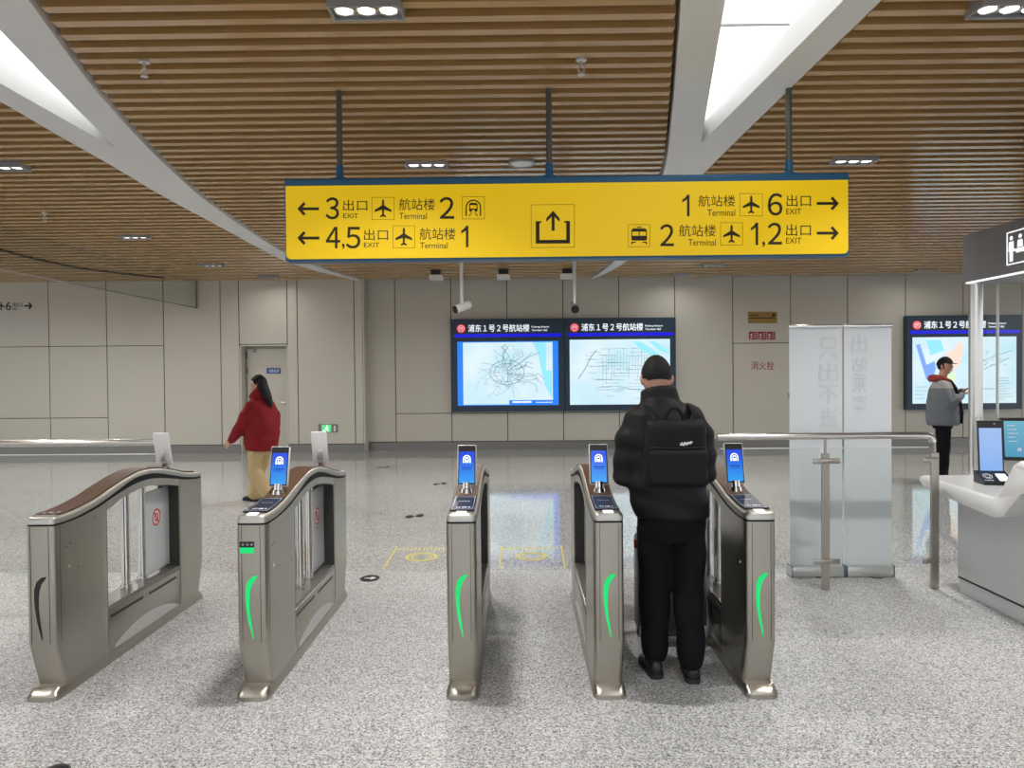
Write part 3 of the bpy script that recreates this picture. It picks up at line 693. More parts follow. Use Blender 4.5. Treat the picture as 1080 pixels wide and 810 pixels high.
        for i in range(9):
            xx = a+0.1+rng.uniform(0, 1.4); zz = c_+0.12+rng.uniform(0, 0.25); ribbon(bm, [(xx, zz), (xx+rng.uniform(0.15, 0.4), zz)], 0.008, mpf, NF, 0.006, 0.012+0.00003*i)
        part('map_lines', bm, M_mapline, root, world=True)
    else:
        Q(bm, [(a-0.01, c_), (b, c_), (b, d+0.02), (a-0.01, d+0.02)], 0.006); part('screen', bm, M_mapglow, root, world=True)
        bm = B(); Q(bm, [(a+0.27, d-0.04), (a+0.58, d-0.04), (a+0.64, d-0.26), (a+0.36, d-0.36)], 0.008); part('map_water', bm, M_mapwater, root, world=True)
        bm = B(); Q(bm, [(a+0.06, d-0.14), (a+0.14, d-0.12), (a+0.28, d-0.56), (a+0.44, d-0.48), (a+0.48, d-0.62), (a+0.36, d-0.95), (a+0.27, d-0.85)], 0.009); part('map_block', bm, M_maproyal, root, world=True)
        bm = B(); disc(bm, a+0.82, d-0.46, 0.15, 0.2, mpf, NF, 0.0, 0.0085); Q(bm, [(a+0.82, d-0.25), (a+1.0, d-0.05), (a+1.05, d-0.3), (a+0.95, d-0.6)], 0.0088); part('map_zone', bm, M_mappeach, root, world=True)
        bm = B(); disc(bm, a+0.76, d-0.82, 0.12, 0.14, mpf, NF, 0.0, 0.0093); part('map_park', bm, M_mapgreen, root, world=True)
        bm = B(); rng = random.Random(9)
        ribbon(bm, [(a+1.35, d-0.72), (a+1.6, d-0.60), (a+1.8, d-0.52), (a+2.0, d-0.42)], 0.012, mpf, NF, 0.006, 0.0112)
        ribbon(bm, [(a+1.35, d-0.56), (a+1.6, d-0.42), (a+2.05, d-0.27)], 0.010, mpf, NF, 0.006, 0.0113)
        for i in range(14):
            xx = a+1.35+rng.uniform(0, 0.6); zz = d-0.5+rng.uniform(-0.1, 0.22); ribbon(bm, [(xx, zz), (xx+rng.uniform(0.03, 0.12), zz+rng.uniform(0, 0.07))], 0.008, mpf, NF, 0.006, 0.0114+0.00003*i)
        part('map_lines', bm, M_mapline, root, world=True); bm = B()
        for i in range(9): ribbon(bm, [(b-0.36, d-0.85-0.055*i), (b-0.36+rng.uniform(0.12, 0.3), d-0.85-0.055*i)], 0.009, mpf, NF, 0.006, 0.0095)
        part('map_key', bm, M_mapline, root, world=True); bm = B()
        for i in range(4): ribbon(bm, [(a+0.05, d-1.02-0.08*i), (a+0.05+rng.uniform(0.15, 0.3), d-1.02-0.08*i)], 0.009, mpf, NF, 0.006, 0.0095)
        part('map_key', bm, M_mapline, root, world=True); bm = B()
        ribbon(bm, [(a+1.35, d-1.07), (a+1.7, d-1.07)], 0.012, mpf, NF, 0.006, 0.0096)
        part('map_caption', bm, M_mapline, root, world=True)
    return root
map_display('left lit map display of the middle pair, rail network map in a blue border', -1.437, 0.95, 0.81, 2.765, 15.99, 0)
map_display('right lit map display of the middle pair, pale street map behind the man', 0.95, 3.297, 0.81, 2.765, 15.99, 1)
map_display('lit map display on the right behind the booth glass and the man in grey', 8.12, 10.53, 0.775, 2.75, 15.99, 2)

# ------------------------------------------------------------------ small things on the far wall
mw = lambda x, y: at_y(x, y, WR-0.001); mwl = lambda x, y: at_y(x, y, WL-0.001)
RC = lambda x0, x1, y0, y1: [(x0, y1), (x1, y1), (x1, y0), (x0, y0)]
r = thing('notice_plate', 'brass yellow notice plate above the red fire labels', 'sign', mw(804, 341))
bm = B(); prism(bm, RC(789, 819.5, 329, 341), mw, NF, 0, 0.012); part('plate', bm, M_brass, r, world=True)
bm = B()
for i in range(5): ribbon(bm, [(790.5+1.9*i, 332.5), (792+1.9*i, 332.5)], 1.3, mw, NF, 0.012, 0.014)
ribbon(bm, [(790.5, 335.5), (817, 335.5)], 1.0, mw, NF, 0.012, 0.014)
prism(bm, RC(814, 817.5, 331, 334), mw, NF, 0.012, 0.015)
part('plate_marks', bm, M_ink, r, world=True)
r = thing('fire_label', 'three red square fire labels in a strip above the hydrant lettering', 'sign', mw(803, 358.5))
for a in (790, 799.6, 809):
    bm = B(); prism(bm, RC(a, a+8.6, 349.8, 358.2), mw, NF, 0, 0.008); lb = part('red_square', bm, M_redsign, r, world=True)
bm = B()
for a in (790, 799.6, 809):
    disc(bm, a+2.4, 353.2, 1.3, 1.5, mw, NF, 0.008, 0.010, 10); ribbon(bm, [(a+1.2, 357), (a+3.4, 355.4)], 1.6, mw, NF, 0.008, 0.0102)
    for yy in (351.8, 354, 356.2): ribbon(bm, [(a+5, yy), (a+7.6, yy)], 0.8, mw, NF, 0.008, 0.0098)
part('label_marks', bm, M_pinkmark, r, world=True)
r = thing('hydrant_cabinet', 'flush fire hydrant cabinet door with dark red lettering, left of the banners', 'hydrant cabinet', (5.145, WR-0.012, 0.17))
bm = B(); box(bm, 4.548, 5.740, WR-0.012, WR-0.0015, 0.18, 2.20, 0.002); part('cabinet_door', bm, M_wall, r, world=True)
mh = lambda x, y: at_y(x, y, WR-0.012)
bm = B(); text(bm, '消火栓', 792, 816.5, 381, 390.2, mh, NF, 0.0, 0.004); part('lettering', bm, M_redsign, r, world=True)
hp = mh(831.5, 417)-r.location
bm = B(); box(bm, hp.x-0.03, hp.x+0.03, -0.012, 0, hp.z-0.1, hp.z+0.1, 0.004); hd = part('pull_handle', bm, M_alu, r)
bm = B(); tube(bm, [(hp.x, -0.01, hp.z-0.06), (hp.x, -0.05, hp.z-0.05), (hp.x, -0.05, hp.z+0.05), (hp.x, -0.01, hp.z+0.06)], 0.012, 8); part('grip', bm, M_steeldark, hd, True)
bm = B()
plane_icon(bm, 1.2, 322.5, 0.42, mwl, NF, 0, 0.004); text(bm, '6', 6.2, 11.8, 318.2, 327.2, mwl, NF, 0, 0.004)
text(bm, '出口', 13.2, 23.4, 319, 323.6, mwl, NF, 0, 0.004); text(bm, 'EXIT', 13.4, 18.5, 325, 327, mwl, NF, 0, 0.004)
arrow(bm, 25.5, 34, 322.6, 6.4, 0, mwl, NF, 0, 0.004, 1.7)
tag(part('wayfinding_lettering', bm, M_ink), 'black exit 6 arrow lettering on the wall at the far left', 'lettering')
r = thing('exit_light', 'low steel exit light with a green running man, right of the door', 'exit sign', mwl(346.5, 456))
bm = B(); prism(bm, RC(336, 356, 447.3, 456), mwl, NF, 0, 0.02); part('plate', bm, M_steeldark, r, world=True)
bm = B(); prism(bm, RC(339.5, 349.5, 447.9, 455.4), mwl, NF, 0.02, 0.024); part('green_window', bm, M_exit, r, world=True)
bm = B(); disc(bm, 345.5, 449.1, 0.7, 0.7, mwl, NF, 0.024, 0.027, 10); ribbon(bm, [(345.2, 450), (344.4, 452.2), (342.6, 453.4), (341.4, 454.8)], 0.9, mwl, NF, 0.024, 0.0275); ribbon(bm, [(344.4, 452.2), (346.2, 453.4), (346.6, 455)], 0.9, mwl, NF, 0.024, 0.0272); ribbon(bm, [(342.8, 451.2), (344.8, 450.4), (346.8, 451.6)], 0.7, mwl, NF, 0.024, 0.0274)
part('running_man', bm, M_hdtext, r, world=True)
bm = B(); prism(bm, RC(352.3, 354.2, 448.9, 454.8), mwl, NF, 0.02, 0.023); part('test_marker', bm, M_whitepl, r, world=True)

# ------------------------------------------------------------------ fare gates
GW = 0.075
Tf = interp([(.0, .938), (.2, .938), (.42, .964), (.6, 1.003), (.81, 1.042), (.965, 1.055), (1.12, 1.046), (1.34, 1.010), (1.55, .964), (1.74, .938), (1.84, .935)])
Suf = interp([(.0, .896), (.2, .897), (.42, .924), (.6, .963), (.81, 1.012), (.965, 1.022), (1.12, 1.011), (1.34, .968), (1.55, .926), (1.74, .901), (1.84, .899)])
Sbf = interp([(.0, .886), (.2, .886), (.42, .908), (.6, .942), (.81, .977), (.965, .986), (1.12, .977), (1.34, .943), (1.55, .908), (1.74, .887), (1.84, .886)])
Wtf = interp([(.5, .876), (.7, .922), (.965, .945), (1.22, .922), (1.45, .878)])
def plan(y0, y1, rf, rb, hw=GW, ns=8):
    """outline seen from above with rounded front (rf) and back (rb) corners, counted the same for any y0"""
    p = []
    def arc(cx, cy, rr, a0): return [(cx+rr*math.cos(a0+PI/2*i/4), cy+rr*math.sin(a0+PI/2*i/4)) for i in range(5)]
    p += arc(-hw+rf, y0+rf, rf, PI); p += arc(hw-rf, y0+rf, rf, 1.5*PI)
    ya, yb = y0+rf, y1-rb
    p += [(hw, ya+(yb-ya)*i/ns) for i in range(1, ns)]
    p += arc(hw-rb, y1-rb, rb, 0); p += arc(-hw+rb, y1-rb, rb, PI/2)
    p += [(-hw, yb-(yb-ya)*i/ns) for i in range(1, ns)]
    return p
def solid(bm, levels):
    rings = [[bm.verts.new((x, y, z(y) if callable(z) else z)) for x, y in pl_] for pl_, z in levels]
    n = len(rings[0])
    for a, b in zip(rings, rings[1:]):
        for k in range(n): bm.faces.new((a[k], a[(k+1) % n], b[(k+1) % n], b[k]))
    for r_, top in ((rings[0], 0), (rings[-1], 1)):
        for k in range(n//2-1):
            q = [r_[(4-k) % n], r_[(5+k) % n], r_[(6+k) % n], r_[(3-k) % n]]
            bm.faces.new(q if top else q[::-1])
def tilted(loc, tilt, facing): return Matrix.Translation(loc) @ Matrix.Rotation(0 if facing > 0 else PI, 4, 'Z') @ Matrix.Rotation(-tilt, 4, 'X')
def scanner(root, y, z, facing, lit=True):
    """phone-like code scanner on a short neck; facing +1 looks to the viewer's side (-y)"""
    s_ = 1 if facing > 0 else -1
    bm = B(); cyl(bm, (0, y, z-0.005), (0, y, z+0.018), 0.036, 20, 0.03); cyl(bm, (0, y, z+0.015), (0, y+0.008*s_, z+0.05), 0.026, 18)
    hd = part('scanner_foot', bm, M_bright, root, True)
    M = tilted((0, y, z+0.036), R(14), facing)
    bm = B(); box(bm, -0.053, 0.053, -0.006, 0.016, 0.0, 0.228, 0.005); bm.transform(M); ph = part('scanner_housing', bm, M_whitepl, root, True)
    bm = B(); box(bm, -0.049, 0.049, -0.0085, -0.005, 0.004, 0.224, 0.001); bm.transform(M); part('glass_front', bm, M_black, ph)
    bm = B(); prism(bm, [(-0.043, 0.012), (0.043, 0.012), (0.043, 0.190), (-0.043, 0.190)], lambda a, b: Vector((a, -0.0085, b)), (0, -1, 0), 0.0, 0.001); bm.transform(M); part('scan_screen', bm, M_phone, ph)
    f = lambda a, b: Vector((a, -0.0096, b)); n = (0, -1, 0)
    bm = B(); arch(bm, 0.0, -0.125, 0.019, 0.042, 0.006, lambda a, b: f(a, -b), n, 0, 0.0008)
    prism(bm, [(-0.011, 0.128), (-0.008, 0.126), (0.008, 0.126), (0.011, 0.128), (0.010, 0.152), (0.006, 0.157), (-0.006, 0.157), (-0.010, 0.152)], f, n, 0, 0.0008)
    bm.transform(M); part('train_icon', bm, M_icon, ph)
    bm = B()
    prism(bm, [(-0.006, 0.141), (0.006, 0.141), (0.006, 0.150), (-0.006, 0.150)], f, n, 0.0008, 0.0014)
    for k in range(6): ribbon(bm, [(-0.028+k*0.0096, 0.098), (-0.0205+k*0.0096, 0.098)], 0.008, f, n, 0, 0.0008)
    ribbon(bm, [(-0.026, 0.086), (0.026, 0.086)], 0.003, f, n, 0, 0.0008)
    bm.transform(M); part('screen_text', bm, M_phonetxt, ph)
    if facing < 0:
        bm = B(); box(bm, -0.02, 0.02, 0.012, 0.03, 0.03, 0.10, 0.006); bm.transform(M); part('back_clip', bm, M_alu, ph, True)
def gate(label, X, lit=True, pad=True, front_scan=True, rear_scan=False, display=False):
    g = thing('fare_gate', label, 'fare gate', (X, 3.78, 0), 0, 'steel fare gates in the row')
    bm = B(); solid(bm, [(plan(0.0, 1.80, .045, .03, .084), 0.0), (plan(0.0, 1.80, .045, .03, .084), 0.022), (plan(0.012, 1.79, .04, .03, .078), 0.034), (plan(0.05, 1.78, .03, .03, .076), 0.055)])
    part('plinth', bm, M_steel, g, True)
    def cab(y0, y1, rf, rb, lo, hi, f):
        bm = B()
        P0 = plan(y0+lo, y1-hi, rf, rb); P1 = plan(y0, y1, rf, rb)
        solid(bm, [(P0, 0.05), (P0, 0.06), (P1, 0.285), (P1, 0.6), (P1, Sbf)]); return bm
    part('front_cabinet', cab(0.025, 0.52, .028, .003, .075, 0, 1), M_steel, g, True)
    part('rear_cabinet', cab(1.44, 1.825, .003, .028, 0, .075, -1), M_steel, g, True)
    # inset front plate and its seam lines
    bm = B()
    for x in (-0.047, 0.047): box(bm, x-0.0012, x+0.0012, 0.0235, 0.027, 0.29, 0.882)
    part('seam', bm, M_joint, g)
    for s_ in (-1, 1):
        for y in (0.075, 0.515, 1.445):
            bm = B(); box(bm, s_*0.0742-0.0012, s_*0.0742+0.0012, y-0.0015, y+0.0015, 0.29 if y < 0.1 else 0.1, Sbf(y)-0.005); part('side_seam', bm, M_joint, g)
    bm = B(); box(bm, -GW+0.002, GW-0.002, 0.52, 1.44, 0.05, 0.30, 0.004); part('lower_panel', bm, M_steel, g, True)
    bm = B(); box(bm, -GW+0.006, GW-0.006, 0.52, 1.44, 0.30, 0.325); part('window_sill', bm, M_steeldark, g)
    for a, b in ((0.545, 0.92), (1.0, 1.38)):
        bm = B()
        for s_ in (-1, 1): box(bm, s_*(GW-0.002)-0.002, s_*(GW-0.002)+0.002, a, b, 0.252, 0.268)
        part('vent_slot', bm, M_black, g)
    bm = B()
    for s_ in (-1, 1):
        N = 18; ys = [0.54+0.88*i/N for i in range(N+1)]
        pl_ = [(y, 0.062) for y in ys]+[(y, 0.062+0.085*math.sin(PI*(y-0.54)/0.88)**0.8) for y in reversed(ys)]
        prism(bm, pl_[1:N]+pl_[N+1:-1], lambda a, b: Vector((s_*(GW-0.002), a, b)), (s_, 0, 0), 0, 0.0015)
    part('kick_arc_reflection', bm, M_alu, g)  # paler crescent imitates the floor's bright reflection on the lower panel
    N = 16; ys = [0.515+0.93*i/N for i in range(N+1)]
    bm = B(); loft(bm, [[Vector((-GW, y, Wtf(y))), Vector((GW, y, Wtf(y))), Vector((GW, y, Sbf(y)+.001)), Vector((-GW, y, Sbf(y)+.001))] for y in ys]); part('arch_beam', bm, M_satin, g, True)
    P = plan(0.025, 1.825, .028, .028, GW, 26); Pi = plan(0.028, 1.822, .026, .026, GW-0.0015, 26)
    bm = B(); solid(bm, [(Pi, Sbf), (Pi, Suf)]); part('black_strip', bm, M_strip, g, True)
    Pc = plan(0.055, 1.795, .02, .02, GW-0.02, 26)
    bm = B(); solid(bm, [(P, Suf), (P, lambda y: Tf(y)-0.020), (plan(0.031, 1.819, .026, .026, GW-0.006, 26), lambda y: Tf(y)-0.008), (Pc, Tf)])
    part('top_rail', bm, M_satin, g, True, angle=50)
    bm = B(); Pb = plan(0.085, 1.74, .012, .02, GW-0.014, 26); solid(bm, [(Pb, lambda y: Tf(y)-0.008), (Pb, lambda y: Tf(y)+0.0035)]); part('top_cover', bm, M_brown, g, True, angle=50)
    mt = lambda a, b: Vector((a, b, Tf(b)+0.0036))
    def deck(bm, x0, x1, y0, y1, th, off=0.0, N=8):
        ys = [y0+(y1-y0)*i/N for i in range(N+1)]
        loft(bm, [[Vector((x0, y, Tf(y)+0.0034+off)), Vector((x1, y, Tf(y)+0.0034+off)), Vector((x1, y, Tf(y)+0.0034+off+th)), Vector((x0, y, Tf(y)+0.0034+off+th))] for y in ys])
    if pad:
        bm = B(); deck(bm, -0.062, 0.062, 0.088, 0.385, 0.006); pd = part('reader_pad', bm, M_pad, g)
        bm = B()
        for a in ((-0.054, -0.0525, 0.105, 0.37), (0.0525, 0.054, 0.105, 0.37), (-0.054, 0.054, 0.105, 0.107), (-0.054, 0.054, 0.368, 0.370)): deck(bm, *a, 0.0008, 0.006)
        for x in (-0.032, -0.020, -0.004, 0.006, 0.014, 0.030): deck(bm, x, x+0.007, 0.145, 0.172, 0.0008, 0.006, 2)
        for i in range(4): deck(bm, -0.03+i*0.016, -0.018+i*0.016, 0.285, 0.290, 0.0008, 0.006, 1)
        part('pad_print', bm, M_padline, pd)
        bm = B(); prism(bm, [(-0.026, 0.036), (0.026, 0.036), (0.026, 0.082), (-0.026, 0.082)], lambda a, b: Vector((a, b, Tf(b)-0.0045+0.11*(b-0.036))), (0, 0, 1), 0.0, 0.003)
        part('guide_lamp', bm, M_white_led, g)
    else:
        bm = B()
        for x, y in ((-0.03, 0.10), (-0.012, 0.12), (0.01, 0.105), (0.03, 0.125)): deck(bm, x, x+0.012, y, y+0.018, 0.001, 0.0, 1)
        part('deck_print', bm, M_padline, g)
        bm = B(); deck(bm, -0.05, 0.05, 1.55, 1.73, 0.003); part('reader_pad', bm, M_pad, g)
    # slash shaped lamp on the front
    c_ = [(.022, .628, .004), (.006, .618, .014), (-.013, .597, .018), (-.024, .565, .017), (-.028, .52, .014), (-.026, .465, .011), (-.018, .40, .009), (-.008, .35, .006), (-.001, .308, .002)]
    Lp, Rp = [], []
    for i, (x, z, wd) in enumerate(c_):
        a = Vector(c_[max(i-1, 0)][:2]); b = Vector(c_[min(i+1, len(c_)-1)][:2]); d = (b-a).normalized(); nn = Vector((-d.y, d.x))
        wd *= 1.5; Lp.append((x+nn.x*wd/2, z+nn.y*wd/2)); Rp.append((x-nn.x*wd/2, z-nn.y*wd/2))
    bm = B(); prism(bm, Lp+Rp[::-1], lambda a, b: Vector((a+0.008, 0.025, b)), (0, -1, 0), -0.002, 0.003)
    sl = part('slash_lamp', bm, M_green if lit else M_black, g); sl['label'] = 'green lit curved slash' if lit else 'unlit black curved slash'
    if display:
        bm = B(); box(bm, -0.056, 0.018, 0.0215, 0.027, 0.774, 0.803, 0.001); pn = part('gate_display', bm, M_black, g)
        bm = B(); box(bm, -0.055, 0.017, 0.021, 0.0265, 0.744, 0.774); part('green_panel', bm, M_green, g)
        bm = B()
        for x in (-0.045, -0.022, 0.0): box(bm, x, x+0.012, 0.0208, 0.0216, 0.784, 0.793)
        part('display_mark', bm, M_greypl, pn)
    for y in (0.5195, 1.4355):
        bm = B(); box(bm, -GW+0.003, GW-0.003, y, y+0.005, 0.326, Wtf(y)-0.002); part('window_lining', bm, M_lining, g)
    # posts and retracted flap inside the window
    for y in (0.86, 1.06):
        bm = B(); cyl(bm, (0, y, 0.32), (0, y, Wtf(y)+0.01), 0.026, 20); ps = part('flap_post', bm, M_bright, g, True)
        bm = B(); cyl(bm, (0, y, 0.325), (0, y, 0.352), 0.034, 20); part('post_collar', bm, M_bright, ps, True)
    bm = B(); box(bm, -0.007, 0.007, 1.085, 1.43, 0.345, 0.885, 0.003); fl = part('flap_door', bm, M_frost, g)
    bm = B(); bmw = B()
    for s_ in (-1, 1):
        mf = lambda a, b: Vector((s_*0.007, a, b)); n = (s_, 0, 0)
        disc(bmw, 1.245, 0.70, 0.062, 0.062, mf, n, -0.0005, 0.0006)
        ring(bm, 1.245, 0.70, 0.052, 0.012, mf, n, 0, 0.0015, 24); ring(bm, 1.245, 0.70, 0.024, 0.010, mf, n, 0, 0.0015, 16)
        ribbon(bm, [(1.215, 0.735), (1.275, 0.665)], 0.01, mf, n, 0, 0.0017)
    part('sticker_mark', bm, M_red, fl); part('flap_sticker', bmw, M_whitepl, fl)
    bm = B()
    for s_ in (-1, 1):
        for y, z in ((0.13, 0.76), (0.165, 0.77), (0.23, 0.63), (0.40, 0.86), (0.46, 0.60), (1.55, 0.83), (1.70, 0.72), (1.63, 0.60)): cyl(bm, (s_*(GW-0.001), y, z), (s_*(GW+0.0008), y, z), 0.0045, 10)
    part('screw_hole', bm, M_black, g)
    bm = B()
    for s_ in (-1, 1): cyl(bm, (s_*(GW-0.001), 0.15, 0.655), (s_*(GW+0.003), 0.15, 0.655), 0.012, 16)
    part('side_lock', bm, M_bright, g, True)
    if front_scan: scanner(g, 0.475, Tf(0.475)+0.002, 1)
    if rear_scan: scanner(g, 1.40, Tf(1.40)+0.002, -1)
    return g
gate('leftmost steel fare gate, unlit slash lamp and bare brown top', -2.44, False, False, False, True)
gate('second fare gate from the left, with a small green display on its front', -1.365, True, True, True, True, True)
gate('middle fare gate standing alone, seen almost end on', -0.302, True, True, True)
gate('fare gate just left of the man with the backpack', 0.443, True, True, True)
gate('rightmost fare gate, right of the man beside the glass railing', 1.207, True, True, True)

# ------------------------------------------------------------------ glass railings
def railing(label, x0, x1, Y, posts, zr, glass):
    r = thing('glass_railing', label, 'railing', ((x0+x1)/2, Y, 0))
    bm = B(); tube(bm, [(x0, Y, zr), (x1-0.03, Y, zr), (x1, Y, zr-0.012), (x1+0.012, Y, zr-0.05)], 0.026, 16); part('handrail', bm, M_steel2, r, True, world=True)
    for x in posts:
        bm = B(); box(bm, x-0.029, x+0.029, Y-0.012, Y+0.012, 0.0, zr-0.13, 0.003); pp = part('post', bm, M_steel, r, world=True)
        bm = B(); cyl(bm, (x, Y, zr-0.135), (x, Y, zr-0.02), 0.010, 12); part('post_pin', bm, M_steel, r, True, world=True)
        for z in (0.215, 0.965):
            bm = B(); a, b = (x-0.10, x+0.10) if x < x1-0.1 else (x-0.10, x+0.02)
            box(bm, a, b, Y-0.03, Y-0.012, z-0.020, z+0.020, 0.008); 
            for xx in (a+0.04, b-0.04): cyl(bm, (xx, Y-0.034, z), (xx, Y-0.028, z), 0.012, 12)
            part('glass_clamp', bm, M_steel, r, True, world=True)
    for a, b in glass:
        bm = B(); box(bm, a, b, Y+0.014, Y+0.026, 0.11, zr-0.09); part('glass_pane', bm, M_glass, r, world=True)
        bm = B(); box(bm, a, b, Y+0.013, Y+0.027, zr-0.094, zr-0.088); part('glass_edge', bm, M_alu, r, world=True)
railing('glass railing with steel posts right of the gates, in front of the banners', 1.47, 3.06, 5.67, [2.275, 3.085], 1.15, [(1.50, 2.24), (2.31, 3.05)])
railing('glass railing with steel handrail behind the leftmost gate', -5.6, -2.74, 5.75, [-2.74, -4.2], 1.135, [(-5.6, -4.24), (-4.16, -2.78)])

# ------------------------------------------------------------------ banners
def banner(label, x0, x1, Y, h, s, n_blue):
    b = thing('banner_stand', label, 'banner', ((x0+x1)/2, Y, 0), 0, 'white banner stands behind the railing')
    bm = B(); box(bm, x0, x1, Y-0.05, Y+0.06, 0.0, 0.085, 0.012); part('base_cassette', bm, M_alu, b, True, world=True)
    bm = B()
    for xx in (x0+0.004, x1-0.010): box(bm, xx, xx+0.006, Y-0.052, Y+0.062, 0.0, 0.087)
    part('end_cap', bm, M_bluepl if n_blue else M_black, b, world=True)
    bm = B(); N = 10                                             # sheet with a slight bow
    ring_ = []
    for i in range(N+1):
        x = x0+0.004+(x1-x0-0.008)*i/N; yb = Y+0.006*math.sin(PI*i/N)
        ring_.append((x, yb))
    for i in range(N):
        (xa, ya), (xb, yb) = ring_[i], ring_[i+1]
        loft(bm, [[Vector((xa, ya, z)), Vector((xb, yb, z)), Vector((xb, yb+0.003, z)), Vector((xa, ya+0.003, z))] for z in (0.08, 0.6, 1.2, h-0.01)])
    part('sheet', bm, M_banner, b, True, world=True)
    bm = B(); box(bm, x0-0.002, x1+0.002, Y-0.012, Y+0.016, h-0.014, h+0.010, 0.004); part('top_bar', bm, M_bright, b, True, world=True)
    bm = B(); cyl(bm, ((x0+x1)/2, Y+0.03, 0.05), ((x0+x1)/2, Y+0.03, h), 0.010, 10); part('support_pole', bm, M_alu, b, True, world=True)
    bm = B()
    mf = lambda x, z: Vector((x, Y-0.0005, z))
    for ch, xl, xr, zt, zb in s: text(bm, ch, xr, xl, zt, zb, mf, NF, 0.0, 0.0008, 0.006); part('show_through_character', bm, M_bannertxt, b, world=True); bm = B()
    bm.free()
    bm = B(); xx = (x0+x1)/2; tube(bm, [(xx-0.02, Y-0.05, 0.005), (xx+0.03, Y-0.10, 0.004), (xx+0.08, Y-0.085, 0.004)], 0.003, 6); part('pull_cord', bm, M_black, b, world=True)
BY = 6.05
pz = lambda y: at_y(880, y, BY).z; pxx = lambda x: at_y(x, 470, BY).x
L4 = lambda s, xl, xr, rows: [(ch, pxx(xl), pxx(xr), pz(a), pz(b)) for ch, (a, b) in zip(s, rows)]
banner('left white banner stand, seen from behind, with large faint mirrored characters', pxx(832.2), pxx(888.8), BY, pz(343.5), L4('只出不进', 864, 884.5, [(355.5, 378.5), (382, 402.5), (406, 426), (430, 450)]), True)
banner('right white banner stand, seen from behind, with small faint mirrored characters', pxx(889.8), pxx(940.8), BY, pz(343.5), L4('出站乘客', 898.5, 914.5, [(353.5, 372), (377, 392), (394, 414), (417, 434)]), False)

# ------------------------------------------------------------------ service booth
ct = thing('service_counter', 'white service counter with a raised wing at the right edge', 'counter', (3.65, 4.6, 0))
CX0, CX1 = 3.22, 4.5
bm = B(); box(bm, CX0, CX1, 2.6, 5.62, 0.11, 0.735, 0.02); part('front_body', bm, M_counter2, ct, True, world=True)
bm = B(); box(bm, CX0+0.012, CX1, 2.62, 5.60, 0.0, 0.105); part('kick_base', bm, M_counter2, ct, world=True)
bm = B(); box(bm, CX0+0.004, CX1, 2.61, 5.61, 0.103, 0.112); part('shadow_gap', bm, M_joint, ct, world=True)
prof = [(6.10, 0.755), (6.085, 0.785), (6.03, 0.80), (4.97, 0.80), (4.90, 0.81), (4.72, 1.05), (4.65, 1.078), (2.6, 1.078), (2.6, 0.90), (4.56, 0.90), (4.64, 0.875), (4.84, 0.70), (4.94, 0.675), (5.95, 0.70), (6.05, 0.72)]
xe = lambda y: 3.04+0.15*max(0, min(1, (y-4.6)/1.4))
bm = B(); rings = []
for k_, ins in ((0, 0.03), (1, 0.008), (2, 0.0)):
    rings.append([Vector((xe(y)+(0.03, 0.008, 0.0)[k_]*0+[0.0, 0.012, 0.03][k_], y-(0.015 if k_ == 0 and y > 6.0 else 0), z+(-0.012 if k_ == 0 and z > (0.78 if y > 4.93 else 1.0) else 0))) for y, z in prof])
rings.append([Vector((CX1, y, z)) for y, z in prof])
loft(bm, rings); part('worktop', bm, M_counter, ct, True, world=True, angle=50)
bm = B(); tube(bm, [(3.27, 5.98, 0.70), (3.27, 5.93, 0.55), (3.26, 5.86, 0.36), (3.26, 5.60, 0.30)], 0.018, 8); part('side_bracket', bm, M_counter, ct, True, world=True)

cn = thing('booth_canopy', 'grey booth canopy with a white service counter pictogram, held on a chrome column', 'booth canopy', (3.9, 5.0, 2.33))
FX = 3.52                                                    # face that looks towards the gates
pA, pB = at_x(1015, 249, FX), at_x(1015, 299.5, FX)
yE = pA.y; zt, zb = pA.z, pB.z
bm = B(); box(bm, FX, 5.6, 2.4, yE, zb, zt, 0.006); part('fascia', bm, M_canopy, cn, world=True)
bm = B(); box(bm, FX-0.003, FX+0.02, 2.4, yE-0.05, zb-0.006, zb+0.006); part('light_edge', bm, M_white_led, cn, world=True)
bm = B(); cyl(bm, (FX+0.07, yE-0.06, 0.80), (FX+0.07, yE-0.06, zb), 0.05, 28); part('column', bm, M_steel2, cn, True, world=True)
bm = B(); cyl(bm, (FX+0.07, yE-0.06, 0.80), (FX+0.07, yE-0.06, 0.815), 0.065, 28); part('column_foot', bm, M_bright, cn, True, world=True)
bm = B(); box(bm, FX+0.15, 5.5, yE-0.065, yE-0.053, 0.80, zb); part('glass_pane', bm, M_glass, cn, world=True)
bm = B(); box(bm, FX+0.235, FX+0.247, yE-0.07, yE-0.05, 0.80, zb); part('glass_joint', bm, M_alu, cn, world=True)
mc = lambda px, py: at_x(px, py, FX)
n = (-1, 0, 0)
bm = B()
q0, q1 = mc(1062.5, 246), mc(1062.5, 279.5)
yl = q0.y; zt2, zb2 = q0.z, q1.z; H2 = zt2-zb2
mi_ = lambda a, b: Vector((FX, yl-a*H2, zt2-b*H2))            # a, b in units of the pictogram height
ribbon(bm, [(0, 0), (1.0, 0), (1.0, 1), (0, 1)], 0.035, mi_, n, 0, 0.004, True)
disc(bm, 0.20, 0.19, 0.065, 0.065, mi_, n, 0, 0.004); prism(bm, [(0.10, 0.30), (0.30, 0.30), (0.32, 0.60), (0.27, 0.60), (0.27, 0.92), (0.21, 0.92), (0.205, 0.65), (0.195, 0.65), (0.19, 0.92), (0.13, 0.92), (0.13, 0.60), (0.08, 0.60)], mi_, n, 0, 0.004)
disc(bm, 0.62, 0.19, 0.065, 0.065, mi_, n, 0, 0.004); prism(bm, [(0.52, 0.30), (0.72, 0.30), (0.74, 0.52), (0.50, 0.52)], mi_, n, 0, 0.004)
